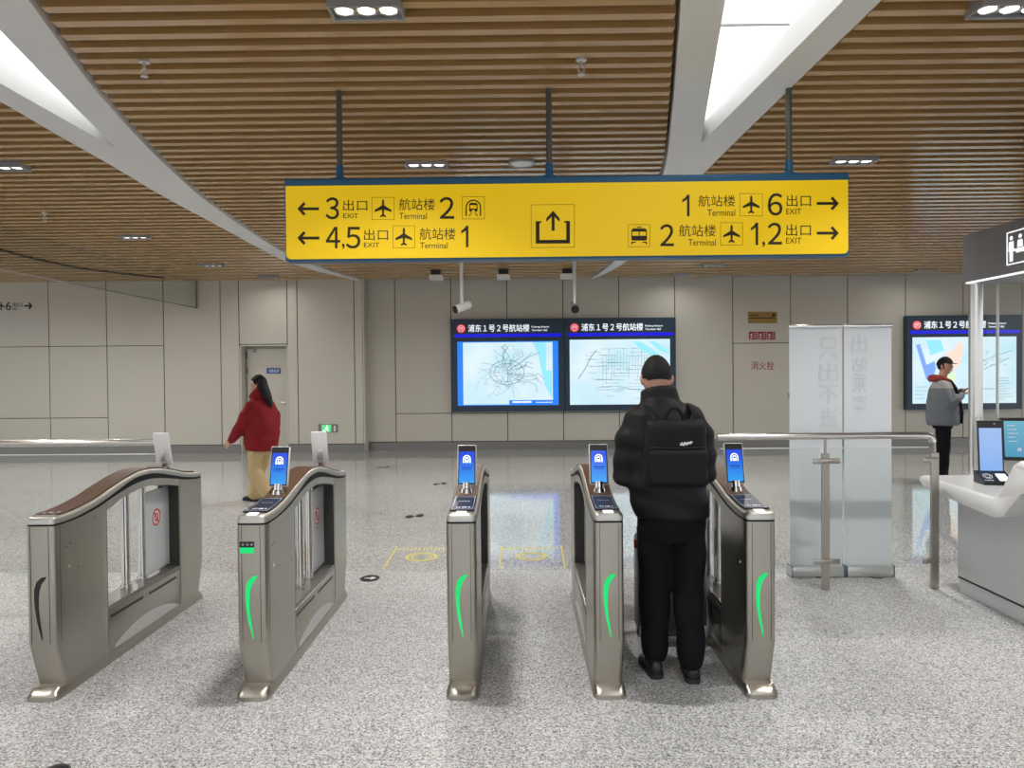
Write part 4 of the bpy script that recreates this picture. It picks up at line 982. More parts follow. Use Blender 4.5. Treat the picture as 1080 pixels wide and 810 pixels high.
prism(bm, [(0.34, 0.55), (0.94, 0.55), (0.94, 0.62), (0.34, 0.62)], mi_, n, 0, 0.004); prism(bm, [(0.44, 0.62), (0.90, 0.62), (0.90, 0.92), (0.84, 0.92), (0.84, 0.68), (0.44, 0.68)], mi_, n, 0, 0.004)
part('counter_pictogram', bm, M_white_led, cn, world=True)

tm = thing('face_terminal', 'upright black terminal with a pale blue screen and keypad on the white counter', 'terminal', (3.455, 5.60, 0.80), R(-10))
Mx = Matrix.Translation((0.03, 0.06, 0.06)) @ Matrix.Rotation(-R(5), 4, 'X')
bm = B(); box(bm, -0.088, 0.088, 0, 0.045, 0, 0.40, 0.008); bm.transform(Mx); part('casing', bm, M_alu, tm, True)
bm = B(); box(bm, -0.086, 0.086, -0.006, 0.004, 0.004, 0.396, 0.002); bm.transform(Mx); sc_ = part('bezel', bm, M_black, tm)
bm = B(); box(bm, -0.076, 0.076, -0.008, -0.005, 0.02, 0.34); bm.transform(Mx); part('screen', bm, M_terminal, tm)
bm = B(); cyl(bm, (0.03, -0.007, 0.372), (0.03, -0.004, 0.372), 0.007, 12); bm.transform(Mx); part('camera_lens', bm, M_greypl, tm)
bm = B(); prism(bm, [(-0.11, 0.0), (0.07, 0.0), (0.07, 0.085), (0.045, 0.085), (-0.11, 0.02)], lambda a, b: Vector((0, a, b)), (1, 0, 0), -0.085, 0.115); part('keypad_base', bm, M_black, tm)
bm = B()
sl_ = lambda a, b: Vector((a, b, 0.021+(b+0.11)*0.42))
prism(bm, [(0.03, -0.09), (0.095, -0.09), (0.095, 0.0), (0.03, 0.0)], sl_, (0, 0, 1), 0, 0.003); part('keypad_screen', bm, M_white_led, tm)
bm = B()
ring(bm, -0.03, -0.03, 0.03, 0.004, sl_, (0, 0, 1), 0, 0.003, 20); ring(bm, -0.03, -0.03, 0.018, 0.004, sl_, (0, 0, 1), 0, 0.003, 16)
for i in range(4): ribbon(bm, [(-0.07+i*0.016, -0.085), (-0.06+i*0.016, -0.085)], 0.008, sl_, (0, 0, 1), 0, 0.003)
part('keypad_print', bm, M_padline, tm)
mo = thing('monitor', 'black monitor with a teal screen beside the terminal at the right edge', 'monitor', (3.91, 5.78, 0.80), R(-16))
Mx = Matrix.Translation((0, 0.0, 0.135)) @ Matrix.Rotation(-R(8), 4, 'X')
bm = B(); box(bm, -0.235, 0.30, 0, 0.04, 0, 0.335, 0.012); bm.transform(Mx); part('casing', bm, M_greypl, mo, True)
bm = B(); box(bm, -0.232, 0.297, -0.006, 0.01, 0.004, 0.331, 0.004); bm.transform(Mx); part('bezel', bm, M_black, mo, True)
bm = B(); box(bm, -0.205, 0.27, -0.008, -0.005, 0.03, 0.305); bm.transform(Mx); part('screen', bm, M_monitor, mo)
bm = B()
fm = lambda a, b: Vector((a, -0.0082, b))
for i in range(5): ribbon(bm, [(-0.18, 0.27-i*0.03), (-0.13+0.01*(i % 3), 0.27-i*0.03)], 0.006, fm, (0, -1, 0), 0, 0.001)
prism(bm, [(-0.12, 0.075), (-0.095, 0.075), (-0.095, 0.1), (-0.12, 0.1)], fm, (0, -1, 0), 0, 0.001); bm.transform(Mx); part('screen_text', bm, M_padline, mo)
bm = B(); box(bm, -0.03, 0.03, 0.03, 0.055, 0.01, 0.25); box(bm, -0.12, 0.12, -0.05, 0.13, 0.0, 0.014, 0.005); part('stand', bm, M_greypl, mo)

# ------------------------------------------------------------------ people
def limb(bm, pts, rad, ry=None, n=14, ref=None): tube(bm, pts, rad, n, ry, ref, 0, True)
def torso(bm, rings, n=24):
    """rings: (z, cx, cy, rx, ry)"""
    loft(bm, [[Vector((cx+rx*math.copysign(abs(math.cos(a))**0.85, math.cos(a)), cy+ry*math.copysign(abs(math.sin(a))**0.85, math.sin(a)), z)) for a in [2*PI*k/n for k in range(n)]] for z, cx, cy, rx, ry in rings])
def head_co(d):
    """surface of a head (front = +y) for a unit direction"""
    x, y, z = d; X, Y, Z = 0.077*x, 0.098*y, 0.12*z
    if z < 0: X *= 1-0.28*(-z)**1.3; Y *= 1-0.18*(-z) if y < 0 else 1-0.05*(-z)
    if y > 0: Y *= 1-0.06*(1-abs(x))
    g = lambda cx, cz, s: math.exp(-(((x-cx)/s)**2+((z-cz)/s)**2)) if y > 0 else 0
    Y += 0.020*g(0, -0.22, 0.15)+0.009*g(0, -0.02, 0.11)+0.006*g(0, 0.24, 0.3)-0.010*(g(0.34, 0.02, 0.17)+g(-0.34, 0.02, 0.17))+0.008*g(0, -0.55, 0.16)+0.010*g(0, -0.86, 0.2)-0.003*g(0, -0.42, 0.08)
    if y < 0: Y -= 0.008*math.exp(-((z-0.25)/0.5)**2)
    return Vector((X, Y, Z))
def head(bm, M):
    t = bmesh.new(); bmesh.ops.create_uvsphere(t, u_segments=36, v_segments=26, radius=1)
    for v_ in t.verts: v_.co = head_co(v_.co.normalized())
    merge(bm, t, 0, M)
    for s_ in (-1, 1):
        t = bmesh.new(); bmesh.ops.create_uvsphere(t, u_segments=12, v_segments=8, radius=1)
        for v_ in t.verts: v_.co = Vector((s_*(0.080+0.010*v_.co.y*-1)+v_.co.x*0.009, -0.008+v_.co.y*0.019, -0.005+v_.co.z*0.033))
        merge(bm, t, 0, M)
def hair_cap(M, keep, off, name, root, m, wav=0.0):
    t = bmesh.new(); bmesh.ops.create_uvsphere(t, u_segments=72, v_segments=56, radius=1)
    kill = [v_ for v_ in t.verts if not keep(*v_.co.normalized())]
    for v_ in t.verts:
        d = v_.co.normalized(); p = head_co(d); v_.co = p*(1+off/0.1)+Vector((0, 0, 0.004))
        if wav: v_.co *= 1+wav*math.sin(d.x*23+d.z*17)*math.sin(d.y*19)
    bmesh.ops.delete(t, geom=kill, context='VERTS')
    bmesh.ops.solidify(t, geom=t.faces[:], thickness=off*0.9)
    t.transform(M); return part(name, t, m, root, True, angle=70)
def hand(bm, w, d, nrm, side, curl=0.5, s=1.0):
    """w wrist, d pointing along the palm, nrm palm normal (curl direction), side = thumb direction sign"""
    w, d, nrm = Vector(w), Vector(d).normalized(), Vector(nrm); nrm = (nrm-d*nrm.dot(d)).normalized(); sd = d.cross(nrm)*side
    limb(bm, [w-d*0.02*s, w+d*0.03*s, w+d*0.085*s], [0.024*s, 0.036*s, 0.038*s], [0.018*s, 0.014*s, 0.012*s], 12, sd)
    for k, ln in enumerate((0.068, 0.076, 0.070, 0.055)):
        b = w+d*0.088*s+sd*(0.031-0.0207*k)*s; pts = [b]; a = 0; dd = d.copy()
        for q in (0.45, 0.32, 0.23):
            a += curl*0.75; dd = d*math.cos(a)+nrm*math.sin(a); b = b+dd*ln*q*s; pts.append(b)
        limb(bm, pts, [0.0088*s, 0.0082*s, 0.0075*s, 0.0062*s], None, 8)
    b = w+d*0.025*s+sd*0.03*s
    limb(bm, [b, b+(d*0.5+sd*0.75+nrm*0.3).normalized()*0.035*s, b+(d*0.75+sd*0.55+nrm*0.5).normalized()*0.068*s], [0.0115*s, 0.0098*s, 0.0075*s], None, 8)
def shoe(root, loc, rz, m=M_black, L=0.28, pitch=0.0, sole=None):
    M = Matrix.Translation(loc) @ Matrix.Rotation(rz, 4, 'Z') @ Matrix.Rotation(pitch, 4, 'X')
    def sec(y, hw, zt_, zb_): return [Vector((hw*math.copysign(abs(math.cos(a))**0.8, math.cos(a)), y, (zt_+zb_)/2+(zt_-zb_)/2*math.copysign(abs(math.sin(a))**0.7, math.sin(a)))) for a in [2*PI*k/16 for k in range(16)]]
    bm = B(); q = L/0.28
    loft(bm, [sec(y*q, hw, t_, 0.018) for y, hw, t_ in ((-0.068, 0.014, 0.06), (-0.062, 0.028, 0.085), (-0.03, 0.037, 0.098), (0.02, 0.040, 0.098), (0.06, 0.042, 0.082), (0.12, 0.046, 0.062), (0.165, 0.045, 0.052), (0.195, 0.034, 0.044), (0.209, 0.014, 0.034))])
    bm.transform(M); up = part('shoe', bm, m, root, True, angle=60)
    bm = B(); out = []
    for y, hw in ((-0.072, 0.018), (-0.06, 0.034), (-0.02, 0.041), (0.05, 0.042), (0.12, 0.049), (0.17, 0.047), (0.2, 0.034), (0.213, 0.014)): out.append((y*q, hw))
    pl_ = [(hw, y) for y, hw in out]+[(-hw, y) for y, hw in reversed(out)]
    prism(bm, pl_, lambda a, b: Vector((a, b, 0)), (0, 0, 1), 0.0, 0.026); bm.transform(M); part('sole', bm, sole or M_rubber, up)
def folds(bm, amp, fz, seedv, zlim=(-9, 9), horiz=True):
    bm.normal_update(); rr = random.Random(seedv); ph = [rr.uniform(0, 6.28) for _ in range(6)]
    for v_ in bm.verts:
        if not zlim[0] < v_.co.z < zlim[1]: continue
        p = v_.co
        q = math.sin(p.z*fz+2.5*math.sin(p.x*7+ph[0])+ph[1])*0.6+math.sin(p.z*fz*0.53+p.x*11+p.y*9+ph[2])*0.5+math.sin(p.x*31+p.z*15+ph[3])*0.25
        v_.co = p+v_.normal*amp*q

# --- the man with the backpack, seen from behind
man = None
def man_back():
    L = (0.78, 4.10, 0)
    bm = B()
    Mh = Matrix.Translation((-0.032, 0.055, 1.603)) @ Matrix.Rotation(R(-14), 4, 'X')
    head(bm, Mh)
    limb(bm, [(-0.01, -0.005, 1.40), (-0.022, 0.02, 1.50), (-0.03, 0.04, 1.56)], [0.07, 0.058, 0.056])
    torso(bm, [(0.86, 0.03, 0, 0.15, 0.11), (1.0, 0.02, 0, 0.15, 0.105), (1.2, 0, 0, 0.16, 0.11), (1.36, 0, 0, 0.17, 0.10), (1.45, 0, 0, 0.10, 0.075)])
    for s_ in (-1, 1):
        limb(bm, [(s_*0.15, 0, 1.39), (s_*0.185, 0.0, 1.25), (s_*0.20, 0.02, 1.10)], [0.055, 0.05, 0.042])
        limb(bm, [(s_*0.20, 0.02, 1.10), (s_*0.15, 0.15, 1.09), (s_*0.085, 0.27, 1.12)], [0.042, 0.038, 0.028])
        hand(bm, (s_*0.085, 0.27, 1.12), (-s_*0.45, 0.75, 0.25), (-s_*0.8, 0.2, 0.5), -s_, 0.6)
    for s_, cx, fy in ((-1, -0.052, 0.055), (1, 0.122, -0.055)):
        limb(bm, [(0.035+s_*0.08, 0, 0.88), (cx, fy*0.5+0.01, 0.48), (cx, fy-0.02, 0.08)], [0.085, 0.055, 0.04])
        limb(bm, [(cx, fy-0.02, 0.07), (cx, fy+0.12, 0.045)], [0.035, 0.03])
    root = part('person', remeshed(bm, 0.0065, 3), M_skin, None, True, angle=80)
    root.location = L
    tag(root, 'man seen from behind in black padded jacket and trousers, between the two right gates', 'person')
    hair_cap(Mh, lambda x, y, z: z > (0.36 if y > 0.45 else (0.12 if y > -0.1 else -0.24+0.6*max(0, abs(x)-0.72))), 0.008, 'hair', root, M_hair, 0.01)
    bm = B()
    torso(bm, [(0.855, 0.03, 0.0, 0.185, 0.14), (0.875, 0.03, 0, 0.203, 0.158), (0.95, 0.022, 0, 0.21, 0.165), (1.06, 0.012, 0, 0.212, 0.17), (1.16, 0.005, 0, 0.21, 0.165), (1.27, 0, -0.005, 0.215, 0.16), (1.36, -0.003, -0.01, 0.21, 0.145), (1.42, -0.008, -0.005, 0.18, 0.125), (1.465, -0.014, 0.005, 0.125, 0.105), (1.49, -0.018, 0.012, 0.10, 0.09)])
    tube(bm, [(-0.016, 0.008, 1.44), (-0.022, 0.02, 1.50), (-0.026, 0.028, 1.545), (-0.027, 0.03, 1.555)], [0.115, 0.104, 0.098, 0.088], 24, [0.10, 0.095, 0.092, 0.082], (1, 0, 0))
    for s_ in (-1, 1):
        limb(bm, [(s_*0.135, -0.005, 1.385), (s_*0.178, -0.005, 1.29), (s_*0.197, 0.0, 1.19), (s_*0.200, 0.015, 1.09), (s_*0.17, 0.10, 1.065), (s_*0.13, 0.20, 1.09), (s_*0.10, 0.255, 1.11)], [0.082, 0.085, 0.084, 0.080, 0.068, 0.056, 0.048])
    t = remeshed(bm, 0.011, 5); folds(t, 0.0075, 52, 2, (0.8, 1.5)); part('jacket', t, M_jacketblk, root, True, angle=80)
    bm = B()
    torso(bm, [(0.74, 0.035, 0, 0.165, 0.12), (0.82, 0.035, 0, 0.185, 0.135), (0.90, 0.035, 0, 0.18, 0.135), (0.98, 0.03, 0, 0.165, 0.125)])
    for s_, cx, fy in ((-1, -0.054, 0.055), (1, 0.118, -0.055)):
        limb(bm, [(0.035+s_*0.092, 0, 0.84), (0.035+s_*0.092, fy*0.2, 0.70), (cx, fy*0.5, 0.5), (cx, fy*0.8-0.02, 0.28), (cx, fy-0.025, 0.125)], [0.092, 0.092, 0.084, 0.076, 0.074], [0.10, 0.105, 0.092, 0.086, 0.088], 18, (1, 0, 0))
    t = remeshed(bm, 0.010, 3); folds(t, 0.005, 30, 4, (0.08, 0.8)); part('trousers', t, M_trousblk, root, True, angle=80)
    shoe(root, (-0.062, 0.0, 0), R(5)); shoe(root, (0.128, -0.065, 0), R(-6))
    return root
man_back()
# backpack
bp = thing('backpack', 'small black backpack with a white mark, worn on the man\'s back', 'backpack', (0.79, 3.935, 1.06))
def rbox_taper(w0, w1, d0, h, r_=0.035, n=10):
    bm = B(); rings = []
    for i in range(n+1):
        q = i/n; z = h*q; s_ = min(1, math.sin(min(1, (min(q, 1-q))/0.16)*PI/2)*0.42+0.58); wv = w0+(w1-w0)*q
        rings.append([Vector((math.copysign(abs(math.cos(a))**0.45, math.cos(a))*wv*(0.8+0.2*s_), -d0/2+math.copysign(abs(math.sin(a))**0.55, math.sin(a))*d0/2*s_, z)) for a in [2*PI*k/28 for k in range(28)]])
    loft(bm, rings); return bm
t = rbox_taper(0.163, 0.150, 0.13, 0.335); folds(t, 0.003, 40, 8); part('main_bag', t, M_packblk, bp, True, angle=70)
t = rbox_taper(0.135, 0.15, 0.05, 0.17); bmesh.ops.translate(t, verts=t.verts, vec=(-0.0, -0.118, 0.02)); fp = part('front_pocket', t, M_packblk, bp, True, angle=70)
bm = B(); tube(bm, [(-0.14, -0.135, 0.205), (0, -0.142, 0.20), (0.14, -0.135, 0.205)], 0.004, 6); part('zip', bm, M_black, bp, True)
bm = B(); tube(bm, [(-0.05, -0.055, 0.32), (-0.045, -0.06, 0.36), (-0.02, -0.062, 0.395), (0.015, -0.062, 0.395), (0.04, -0.06, 0.36), (0.045, -0.055, 0.32)], 0.009, 8); part('carry_handle', bm, M_packblk, bp, True)
for s_ in (-1, 1):
    bm = B(); tube(bm, [(s_*0.10, -0.03, 0.30), (s_*0.125, -0.005, 0.36), (s_*0.125, 0.07, 0.395), (s_*0.125, 0.17, 0.405), (s_*0.13, 0.26, 0.36)], 0.026, 10, 0.008, (1, 0, 0)); part('shoulder_strap', bm, M_packblk, bp, True)
fp_ = lambda a, b: Vector((a, -0.136, b))
bm = B(); ribbon(bm, [(0.012, 0.214), (0.020, 0.224), (0.028, 0.216), (0.036, 0.226), (0.044, 0.219), (0.052, 0.228), (0.060, 0.224), (0.070, 0.232)], 0.009, fp_, (0, -1, 0), -0.004, 0.006); part('brand_mark', bm, M_whitepl, bp)
bm = B(); box(bm, 0.115, 0.135, -0.10, -0.085, 0.05, 0.085, 0.005); part('buckle', bm, M_greypl, bp)
# suitcase in front of his legs
su = thing('suitcase', 'graphite wheeled suitcase standing in front of the man between the gates', 'suitcase', (0.905, 4.50, 0), R(0))
bm = B(); box(bm, -0.205, 0.205, 0, 0.24, 0.055, 0.66, 0.045, 4); part('shell', bm, M_case, su, True)
bm = B()
for x in (-0.15, -0.09, -0.03, 0.03, 0.09, 0.15): box(bm, x-0.012, x+0.012, -0.006, 0.004, 0.12, 0.60, 0.005)
part('shell_rib', bm, M_case, su)
for x in (-0.17, 0.17):
    bm = B(); box(bm, x-0.028, x+0.028, -0.006, 0.06, 0.05, 0.13, 0.01); part('corner_guard', bm, M_alu, su, True)
    for y in (0.03, 0.21):
        bm = B(); cyl(bm, (x-0.014, y, 0.032), (x+0.014, y, 0.032), 0.032, 18); cyl(bm, (x, y, 0.03), (x, y, 0.07), 0.012, 8); part('wheel', bm, M_rubber, su, True)
bm = B(); tube(bm, [(-0.09, 0.2, 0.65), (-0.09, 0.2, 0.98), (0.09, 0.2, 0.98), (0.09, 0.2, 0.65)], 0.011, 8); part('pull_handle', bm, M_alu, su, True)
bm = B(); box(bm, -0.222, -0.207, 0.06, 0.075, 0.58, 0.63); part('tag_strap', bm, M_red, su)
bm = B(); box(bm, 0.196, 0.211, 0.08, 0.13, 0.36, 0.50, 0.004); part('side_handle', bm, M_alu, su)

# --- the woman in the red jacket walking to the left
def woman():
    L = (-3.30, 9.62, 0)
    bm = B()
    Mh = Matrix.Translation((0.0, 0.03, 1.508)) @ Matrix.Rotation(R(18), 4, 'Z') @ Matrix.Scale(0.97, 4)
    head(bm, Mh)
    limb(bm, [(0, -0.02, 1.30), (0, 0, 1.38), (0, 0.015, 1.44)], [0.06, 0.05, 0.047])
    torso(bm, [(0.76, 0, 0, 0.14, 0.11), (0.95, 0, 0, 0.12, 0.095), (1.1, 0, 0, 0.13, 0.10), (1.25, 0, 0, 0.145, 0.095), (1.35, 0, 0, 0.085, 0.06)])
    for s_, el, wr in ((-1, (-0.215, 0.11, 0.985), (-0.215, 0.31, 0.80)), (1, (0.19, -0.06, 1.0), (0.18, -0.0, 0.78))):
        limb(bm, [(s_*0.14, 0, 1.27), ((s_*0.14+el[0])/2+s_*0.01, el[1]/2, 1.13), el], [0.05, 0.045, 0.037]); limb(bm, [el, wr], [0.037, 0.024])
        d = Vector(wr)-Vector(el); hand(bm, wr, d, (-s_, 0.3, 0), s_, 0.35, 0.95)
    for s_, kn, an in ((1, (0.085, 0.13, 0.44), (0.09, 0.22, 0.08)), (-1, (-0.085, 0.03, 0.43), (-0.09, -0.20, 0.14))):
        limb(bm, [(s_*0.08, 0, 0.80), kn, an], [0.08, 0.05, 0.036]); limb(bm, [an, (an[0], an[1]+0.10, 0.05)], [0.033, 0.028])
    root = part('person', remeshed(bm, 0.0065, 3), M_skin, None, True, angle=80)
    root.location = L; root.rotation_euler = (0, 0, R(64))
    tag(root, 'woman with long black hair, dark red jacket and beige trousers, walking past the door', 'person')
    hair_cap(Mh, lambda x, y, z: (z > 0.42 if y > 0.5 else (z > -0.15+y*1.2 if y > 0 else z > -0.75)), 0.014, 'hair', root, M_hair, 0.012)
    bm = B(); limb(bm, [(0.0, -0.035, 1.53), (0.0, -0.070, 1.45), (0.005, -0.115, 1.36), (0.012, -0.150, 1.28), (0.015, -0.165, 1.22)], [0.078, 0.080, 0.07, 0.045, 0.015], [0.055, 0.050, 0.04, 0.028, 0.012], 14, (1, 0, 0)); t = remeshed(bm, 0.010, 2); folds(t, 0.004, 6, 5); part('hair_length', t, M_hair, root, True, angle=80)
    for s_ in (-1, 1):
        bm = B(); p = Mh @ Vector((s_*0.031, 0.083, 0.002)); sphere(bm, p, 0.011, 0.008, 0.008, 10); part('eye', bm, M_eye, root, True)
    bm = B(); sphere(bm, Mh @ Vector((0, 0.093, -0.062)), 0.022, 0.008, 0.008, 10); part('mouth', bm, M_lip, root, True)
    bm = B()
    torso(bm, [(0.675, 0, 0.0, 0.18, 0.16), (0.69, 0, 0, 0.20, 0.185), (0.80, 0, -0.01, 0.215, 0.20), (0.95, 0, -0.015, 0.215, 0.20), (1.10, 0, -0.01, 0.21, 0.185), (1.22, 0, -0.005, 0.20, 0.155), (1.30, 0, 0, 0.15, 0.115), (1.345, 0, 0.01, 0.10, 0.095)])
    tube(bm, [(0, 0.0, 1.31), (0, 0.02, 1.36), (0, 0.045, 1.405), (0, 0.055, 1.415)], [0.105, 0.112, 0.12, 0.11], 24, [0.10, 0.115, 0.135, 0.12], (1, 0, 0))
    limb(bm, [(-0.14, 0, 1.25), (-0.20, 0.045, 1.13), (-0.22, 0.11, 0.985), (-0.22, 0.21, 0.885), (-0.215, 0.285, 0.822)], [0.085, 0.088, 0.080, 0.066, 0.052])
    limb(bm, [(0.135, 0, 1.25), (0.19, -0.04, 1.12), (0.20, -0.06, 1.0), (0.19, -0.03, 0.88), (0.185, -0.01, 0.81)], [0.078, 0.078, 0.070, 0.058, 0.048])
    t = remeshed(bm, 0.012, 4); folds(t, 0.007, 34, 12, (0.66, 1.3)); part('jacket', t, M_redcloth, root, True, angle=80)
    bm = B(); tube(bm, [(-0.185, 0.065, 1.25), (-0.225, 0.125, 1.13), (-0.245, 0.18, 0.985), (-0.24, 0.262, 0.91), (-0.232, 0.315, 0.862)], 0.013, 8); part('sleeve_stripe', bm, M_palegrey, root, True)
    bm = B()
    torso(bm, [(0.62, 0, 0, 0.14, 0.12), (0.72, 0, 0, 0.155, 0.13), (0.85, 0, 0, 0.145, 0.12)])
    limb(bm, [(0.085, 0, 0.74), (0.088, 0.07, 0.60), (0.09, 0.13, 0.42), (0.09, 0.18, 0.22), (0.09, 0.205, 0.10)], [0.10, 0.098, 0.09, 0.088, 0.09], None, 18)
    limb(bm, [(-0.085, 0, 0.74), (-0.086, 0.015, 0.60), (-0.088, 0.02, 0.42), (-0.09, -0.08, 0.26), (-0.09, -0.17, 0.16)], [0.10, 0.098, 0.09, 0.086, 0.088], None, 18)
    t = remeshed(bm, 0.011, 3); folds(t, 0.006, 26, 15, (0.05, 0.62)); part('trousers', t, M_beige, root, True, angle=80)
    shoe(root, (0.09, 0.22, 0.0), 0, M_black, 0.25); shoe(root, (-0.09, -0.18, 0.055), 0, M_black, 0.25, R(-28))
woman()

# --- the man in the grey jacket by the right map
def man_grey():
    L = (6.10, 11.0, 0)
    bm = B()
    Mh = Matrix.Translation((0.0, 0.035, 1.672)) @ Matrix.Rotation(R(-25), 4, 'Z')
    head(bm, Mh)
    limb(bm, [(0, -0.02, 1.42), (0, 0, 1.52), (0, 0.02, 1.60)], [0.07, 0.058, 0.056])
    torso(bm, [(0.90, 0, 0, 0.16, 0.12), (1.05, 0, 0, 0.155, 0.12), (1.25, 0, 0, 0.17, 0.12), (1.40, 0, 0, 0.175, 0.11), (1.49, 0, 0, 0.10, 0.08)])
    arms = ((1, (0.225, 0.06, 1.14), (0.03, 0.25, 1.27)), (-1, (-0.225, 0.05, 1.14), (-0.04, 0.27, 1.33)))
    for s_, el, wr in arms:
        limb(bm, [(s_*0.165, 0, 1.42), (s_*0.205, 0.02, 1.28), el], [0.055, 0.05, 0.042]); limb(bm, [el, wr], [0.042, 0.028])
        d = Vector(wr)-Vector(el); d = Vector((d.x*0.4, abs(d.y), d.z*0.6)); hand(bm, wr, d, (0, 0.2, -1), -s_, 0.7)
    for s_ in (-1, 1):
        limb(bm, [(s_*0.09, 0, 0.92), (s_*0.10, 0.02, 0.5), (s_*0.105, -0.0, 0.08)], [0.09, 0.055, 0.042]); limb(bm, [(s_*0.105, 0, 0.07), (s_*0.11, 0.13, 0.045)], [0.035, 0.03])
    root = part('person', remeshed(bm, 0.0065, 3), M_skin, None, True, angle=80)
    root.location = L; root.rotation_euler = (0, 0, R(-118))
    tag(root, 'man in a grey jacket with red hood and black cap, by the right map', 'person')
    hair_cap(Mh, lambda x, y, z: z > (0.30 if y > 0.2 else -0.35), 0.006, 'hair', root, M_hair)
    cap = hair_cap(Mh, lambda x, y, z: z > (0.34 if y > 0 else 0.10), 0.016, 'cap', root, M_navy)
    bm = B(); rr_ = []
    for i in range(9):
        a = PI*(0.14+0.72*i/8); rr_.append([Mh @ Vector((0.082*math.cos(a)*q, 0.055*math.sin(a)+(0.055+0.065*math.sin(a))*(q-0.9)/0.35*1.0+0.03, 0.046-0.02*(q-0.9)/0.35+dz)) for q, dz in ((0.9, 0), (1.12, 0), (1.12, 0.006), (0.9, 0.006))])
    loft(bm, rr_); part('cap_brim', bm, M_navy, cap, True)
    for s_ in (-1, 1):
        bm = B(); sphere(bm, Mh @ Vector((s_*0.031, 0.085, 0.002)), 0.011, 0.008, 0.008, 10); part('eye', bm, M_eye, root, True)
    bm = B(); sphere(bm, Mh @ Vector((0, 0.095, -0.062)), 0.022, 0.008, 0.008, 10); part('mouth', bm, M_lip, root, True)
    bm = B()
    torso(bm, [(0.82, 0, 0.01, 0.21, 0.19), (0.84, 0, 0.01, 0.235, 0.215), (0.95, 0, 0.01, 0.245, 0.225), (1.10, 0, 0.01, 0.245, 0.22), (1.25, 0, 0, 0.24, 0.195), (1.38, 0, -0.005, 0.225, 0.16), (1.45, 0, 0, 0.17, 0.13), (1.49, 0, 0.01, 0.115, 0.10)])
    limb(bm, [(0.16, 0, 1.40), (0.215, 0.02, 1.28), (0.235, 0.055, 1.14), (0.16, 0.17, 1.20), (0.065, 0.225, 1.25)], [0.085, 0.082, 0.078, 0.068, 0.052])
    limb(bm, [(-0.16, 0, 1.40), (-0.215, 0.02, 1.28), (-0.235, 0.05, 1.14), (-0.16, 0.17, 1.23), (-0.075, 0.24, 1.305)], [0.085, 0.082, 0.078, 0.068, 0.052])
    t = remeshed(bm, 0.012, 4); folds(t, 0.006, 34, 22, (0.8, 1.45))
    t.faces.ensure_lookup_table()
    for f in t.faces: f.material_index = 1 if f.calc_center_median().z > 1.36 else 0
    part('jacket', t, [M_greycloth, M_palegrey], root, True, angle=80)
    bm = B(); tube(bm, [(0.13, 0.09, 1.47), (0.16, 0.0, 1.50), (0.12, -0.10, 1.51), (0, -0.14, 1.50), (-0.12, -0.10, 1.51), (-0.16, 0.0, 1.50), (-0.13, 0.09, 1.47)], [0.02, 0.04, 0.05, 0.055, 0.05, 0.04, 0.02], 12, None, None, 0, True); t = remeshed(bm, 0.010, 3); part('hood', t, M_redhood, root, True, angle=80)
    bm = B(); tube(bm, [(0.09, 0.10, 1.47), (0.10, 0.17, 1.36), (0.10, 0.215, 1.2), (0.09, 0.245, 1.02), (0.08, 0.235, 0.86)], 0.045, 10, 0.016, (1, 0, 0)); part('zip_placket', bm, M_navy, root, True)
    bm = B()
    torso(bm, [(0.78, 0, 0, 0.16, 0.13), (0.90, 0, 0, 0.175, 0.14), (1.0, 0, 0, 0.165, 0.13)])
    for s_ in (-1, 1): limb(bm, [(s_*0.095, 0, 0.88), (s_*0.10, 0.01, 0.70), (s_*0.105, 0.01, 0.45), (s_*0.108, -0.005, 0.12)], [0.10, 0.098, 0.085, 0.078], None, 18)
    t = remeshed(bm, 0.011, 3); folds(t, 0.005, 28, 25, (0.08, 0.8)); part('trousers', t, M_trousblk, root, True, angle=80)
    shoe(root, (0.11, 0.01, 0), R(-8)); shoe(root, (-0.11, 0.01, 0), R(8))
man_grey()

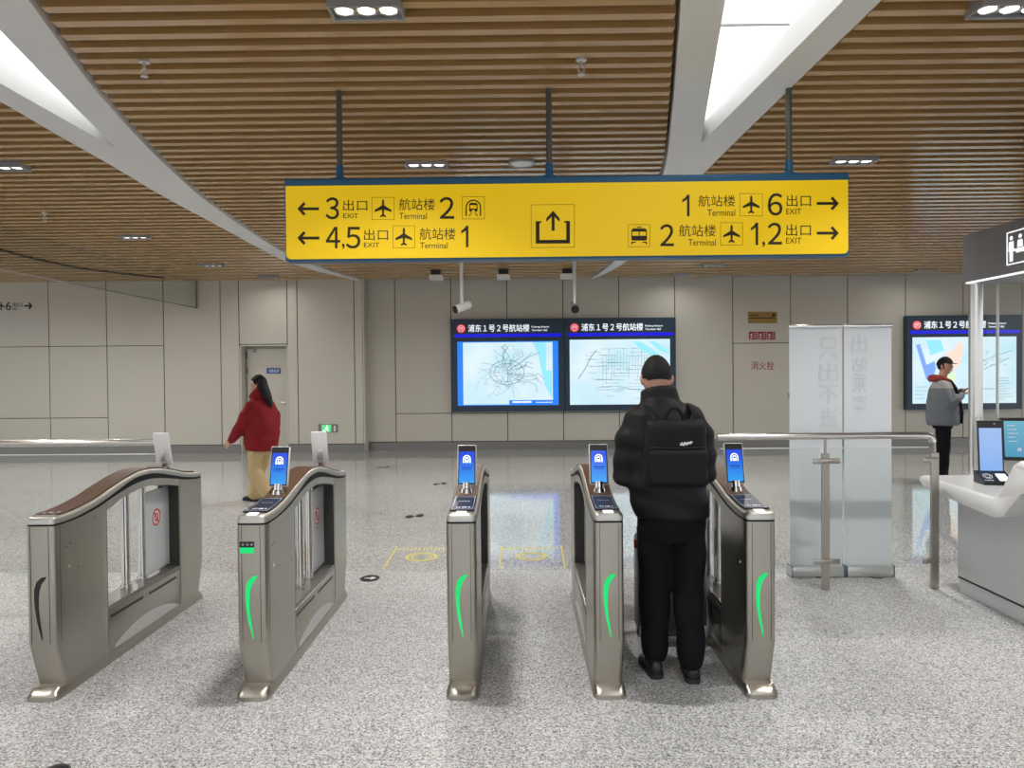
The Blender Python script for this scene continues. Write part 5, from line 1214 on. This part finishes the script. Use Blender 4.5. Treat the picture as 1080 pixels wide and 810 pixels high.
# ------------------------------------------------------------------ marks on the floor
mf = lambda x, y: Vector((x, y, 0))
for cx, lb in ((-1.99, 'yellow lane marking on the floor beyond the two left gates'), (-0.89, 'yellow lane marking on the floor left of the middle gate'), (0.095, 'yellow lane marking on the floor right of the middle gate')):
    r = thing('lane_marking', lb, 'floor marking', (cx, 6.75, 0), 0, 'yellow lane markings beyond the gates')
    bm = B()
    for s_ in (-1, 1): ribbon(bm, [(s_*0.27, -0.42), (s_*0.285, 0.42)], 0.015, mf, (0, 0, 1), 0.0003, 0.0018)
    for i in range(14): ribbon(bm, [(-0.25+i*0.037, 0.30), (-0.235+i*0.037, 0.30)], 0.10, mf, (0, 0, 1), 0.0003, 0.0016)
    part('side_line', bm, M_marky, r)
    bm = B(); ring(bm, 0, 0.0, 0.13, 0.028, mf, (0, 0, 1), 0.0003, 0.0018, 30, 1.1); part('oval', bm, M_marky, r)
    bm = B(); ring(bm, 0, 0.0, 0.085, 0.014, mf, (0, 0, 1), 0.0003, 0.0018, 24, 1.1); part('inner_oval', bm, M_marky, r)
r = thing('floor_sticker', 'dark round floor sticker with a white arrow right of the second gate', 'floor sticker', at_z(390, 610, 0))
bm = B(); disc(bm, 0, 0, 0.078, 0.10, mf, (0, 0, 1), 0.0003, 0.0018); part('disc', bm, M_black, r)
bm = B(); ribbon(bm, [(-0.04, 0.0), (0.035, 0.0)], 0.02, mf, (0, 0, 1), 0.0018, 0.0026); ribbon(bm, [(0.01, 0.035), (0.04, 0.0), (0.01, -0.035)], 0.02, mf, (0, 0, 1), 0.0018, 0.0028); part('arrow', bm, M_whitepl, r)
for (px, py), lb in (((437, 545), 'pair of small dark reflections painted on the floor left of the middle gate'), ((464, 510.5), 'pair of tiny far dark reflections painted on the floor behind the middle gate'), ((404, 493), 'pair of tiny dark reflections painted on the floor right of the second gate')):
    r = thing('floor_reflection', lb, 'painted reflection', at_z(px, py, 0))  # flat black ovals painted in place of dark reflections in the floor
    for dx, dy in ((-0.055, 0.0), (0.055, 0.06)):
        bm = B(); disc(bm, dx, dy, 0.045, 0.10, mf, (0, 0, 1), 0.0003, 0.0018, 18); part('reflection_oval', bm, M_black, r)
# tip of a black shoe at the lower picture edge
p = at_z(70, 806, 0.03)
r = thing('shoe_tip', 'rounded black shoe tip poking in at the lower left edge of the picture', 'shoe', (p.x-0.005, p.y-0.215, 0))
shoe(r, (0, 0, 0), 0)
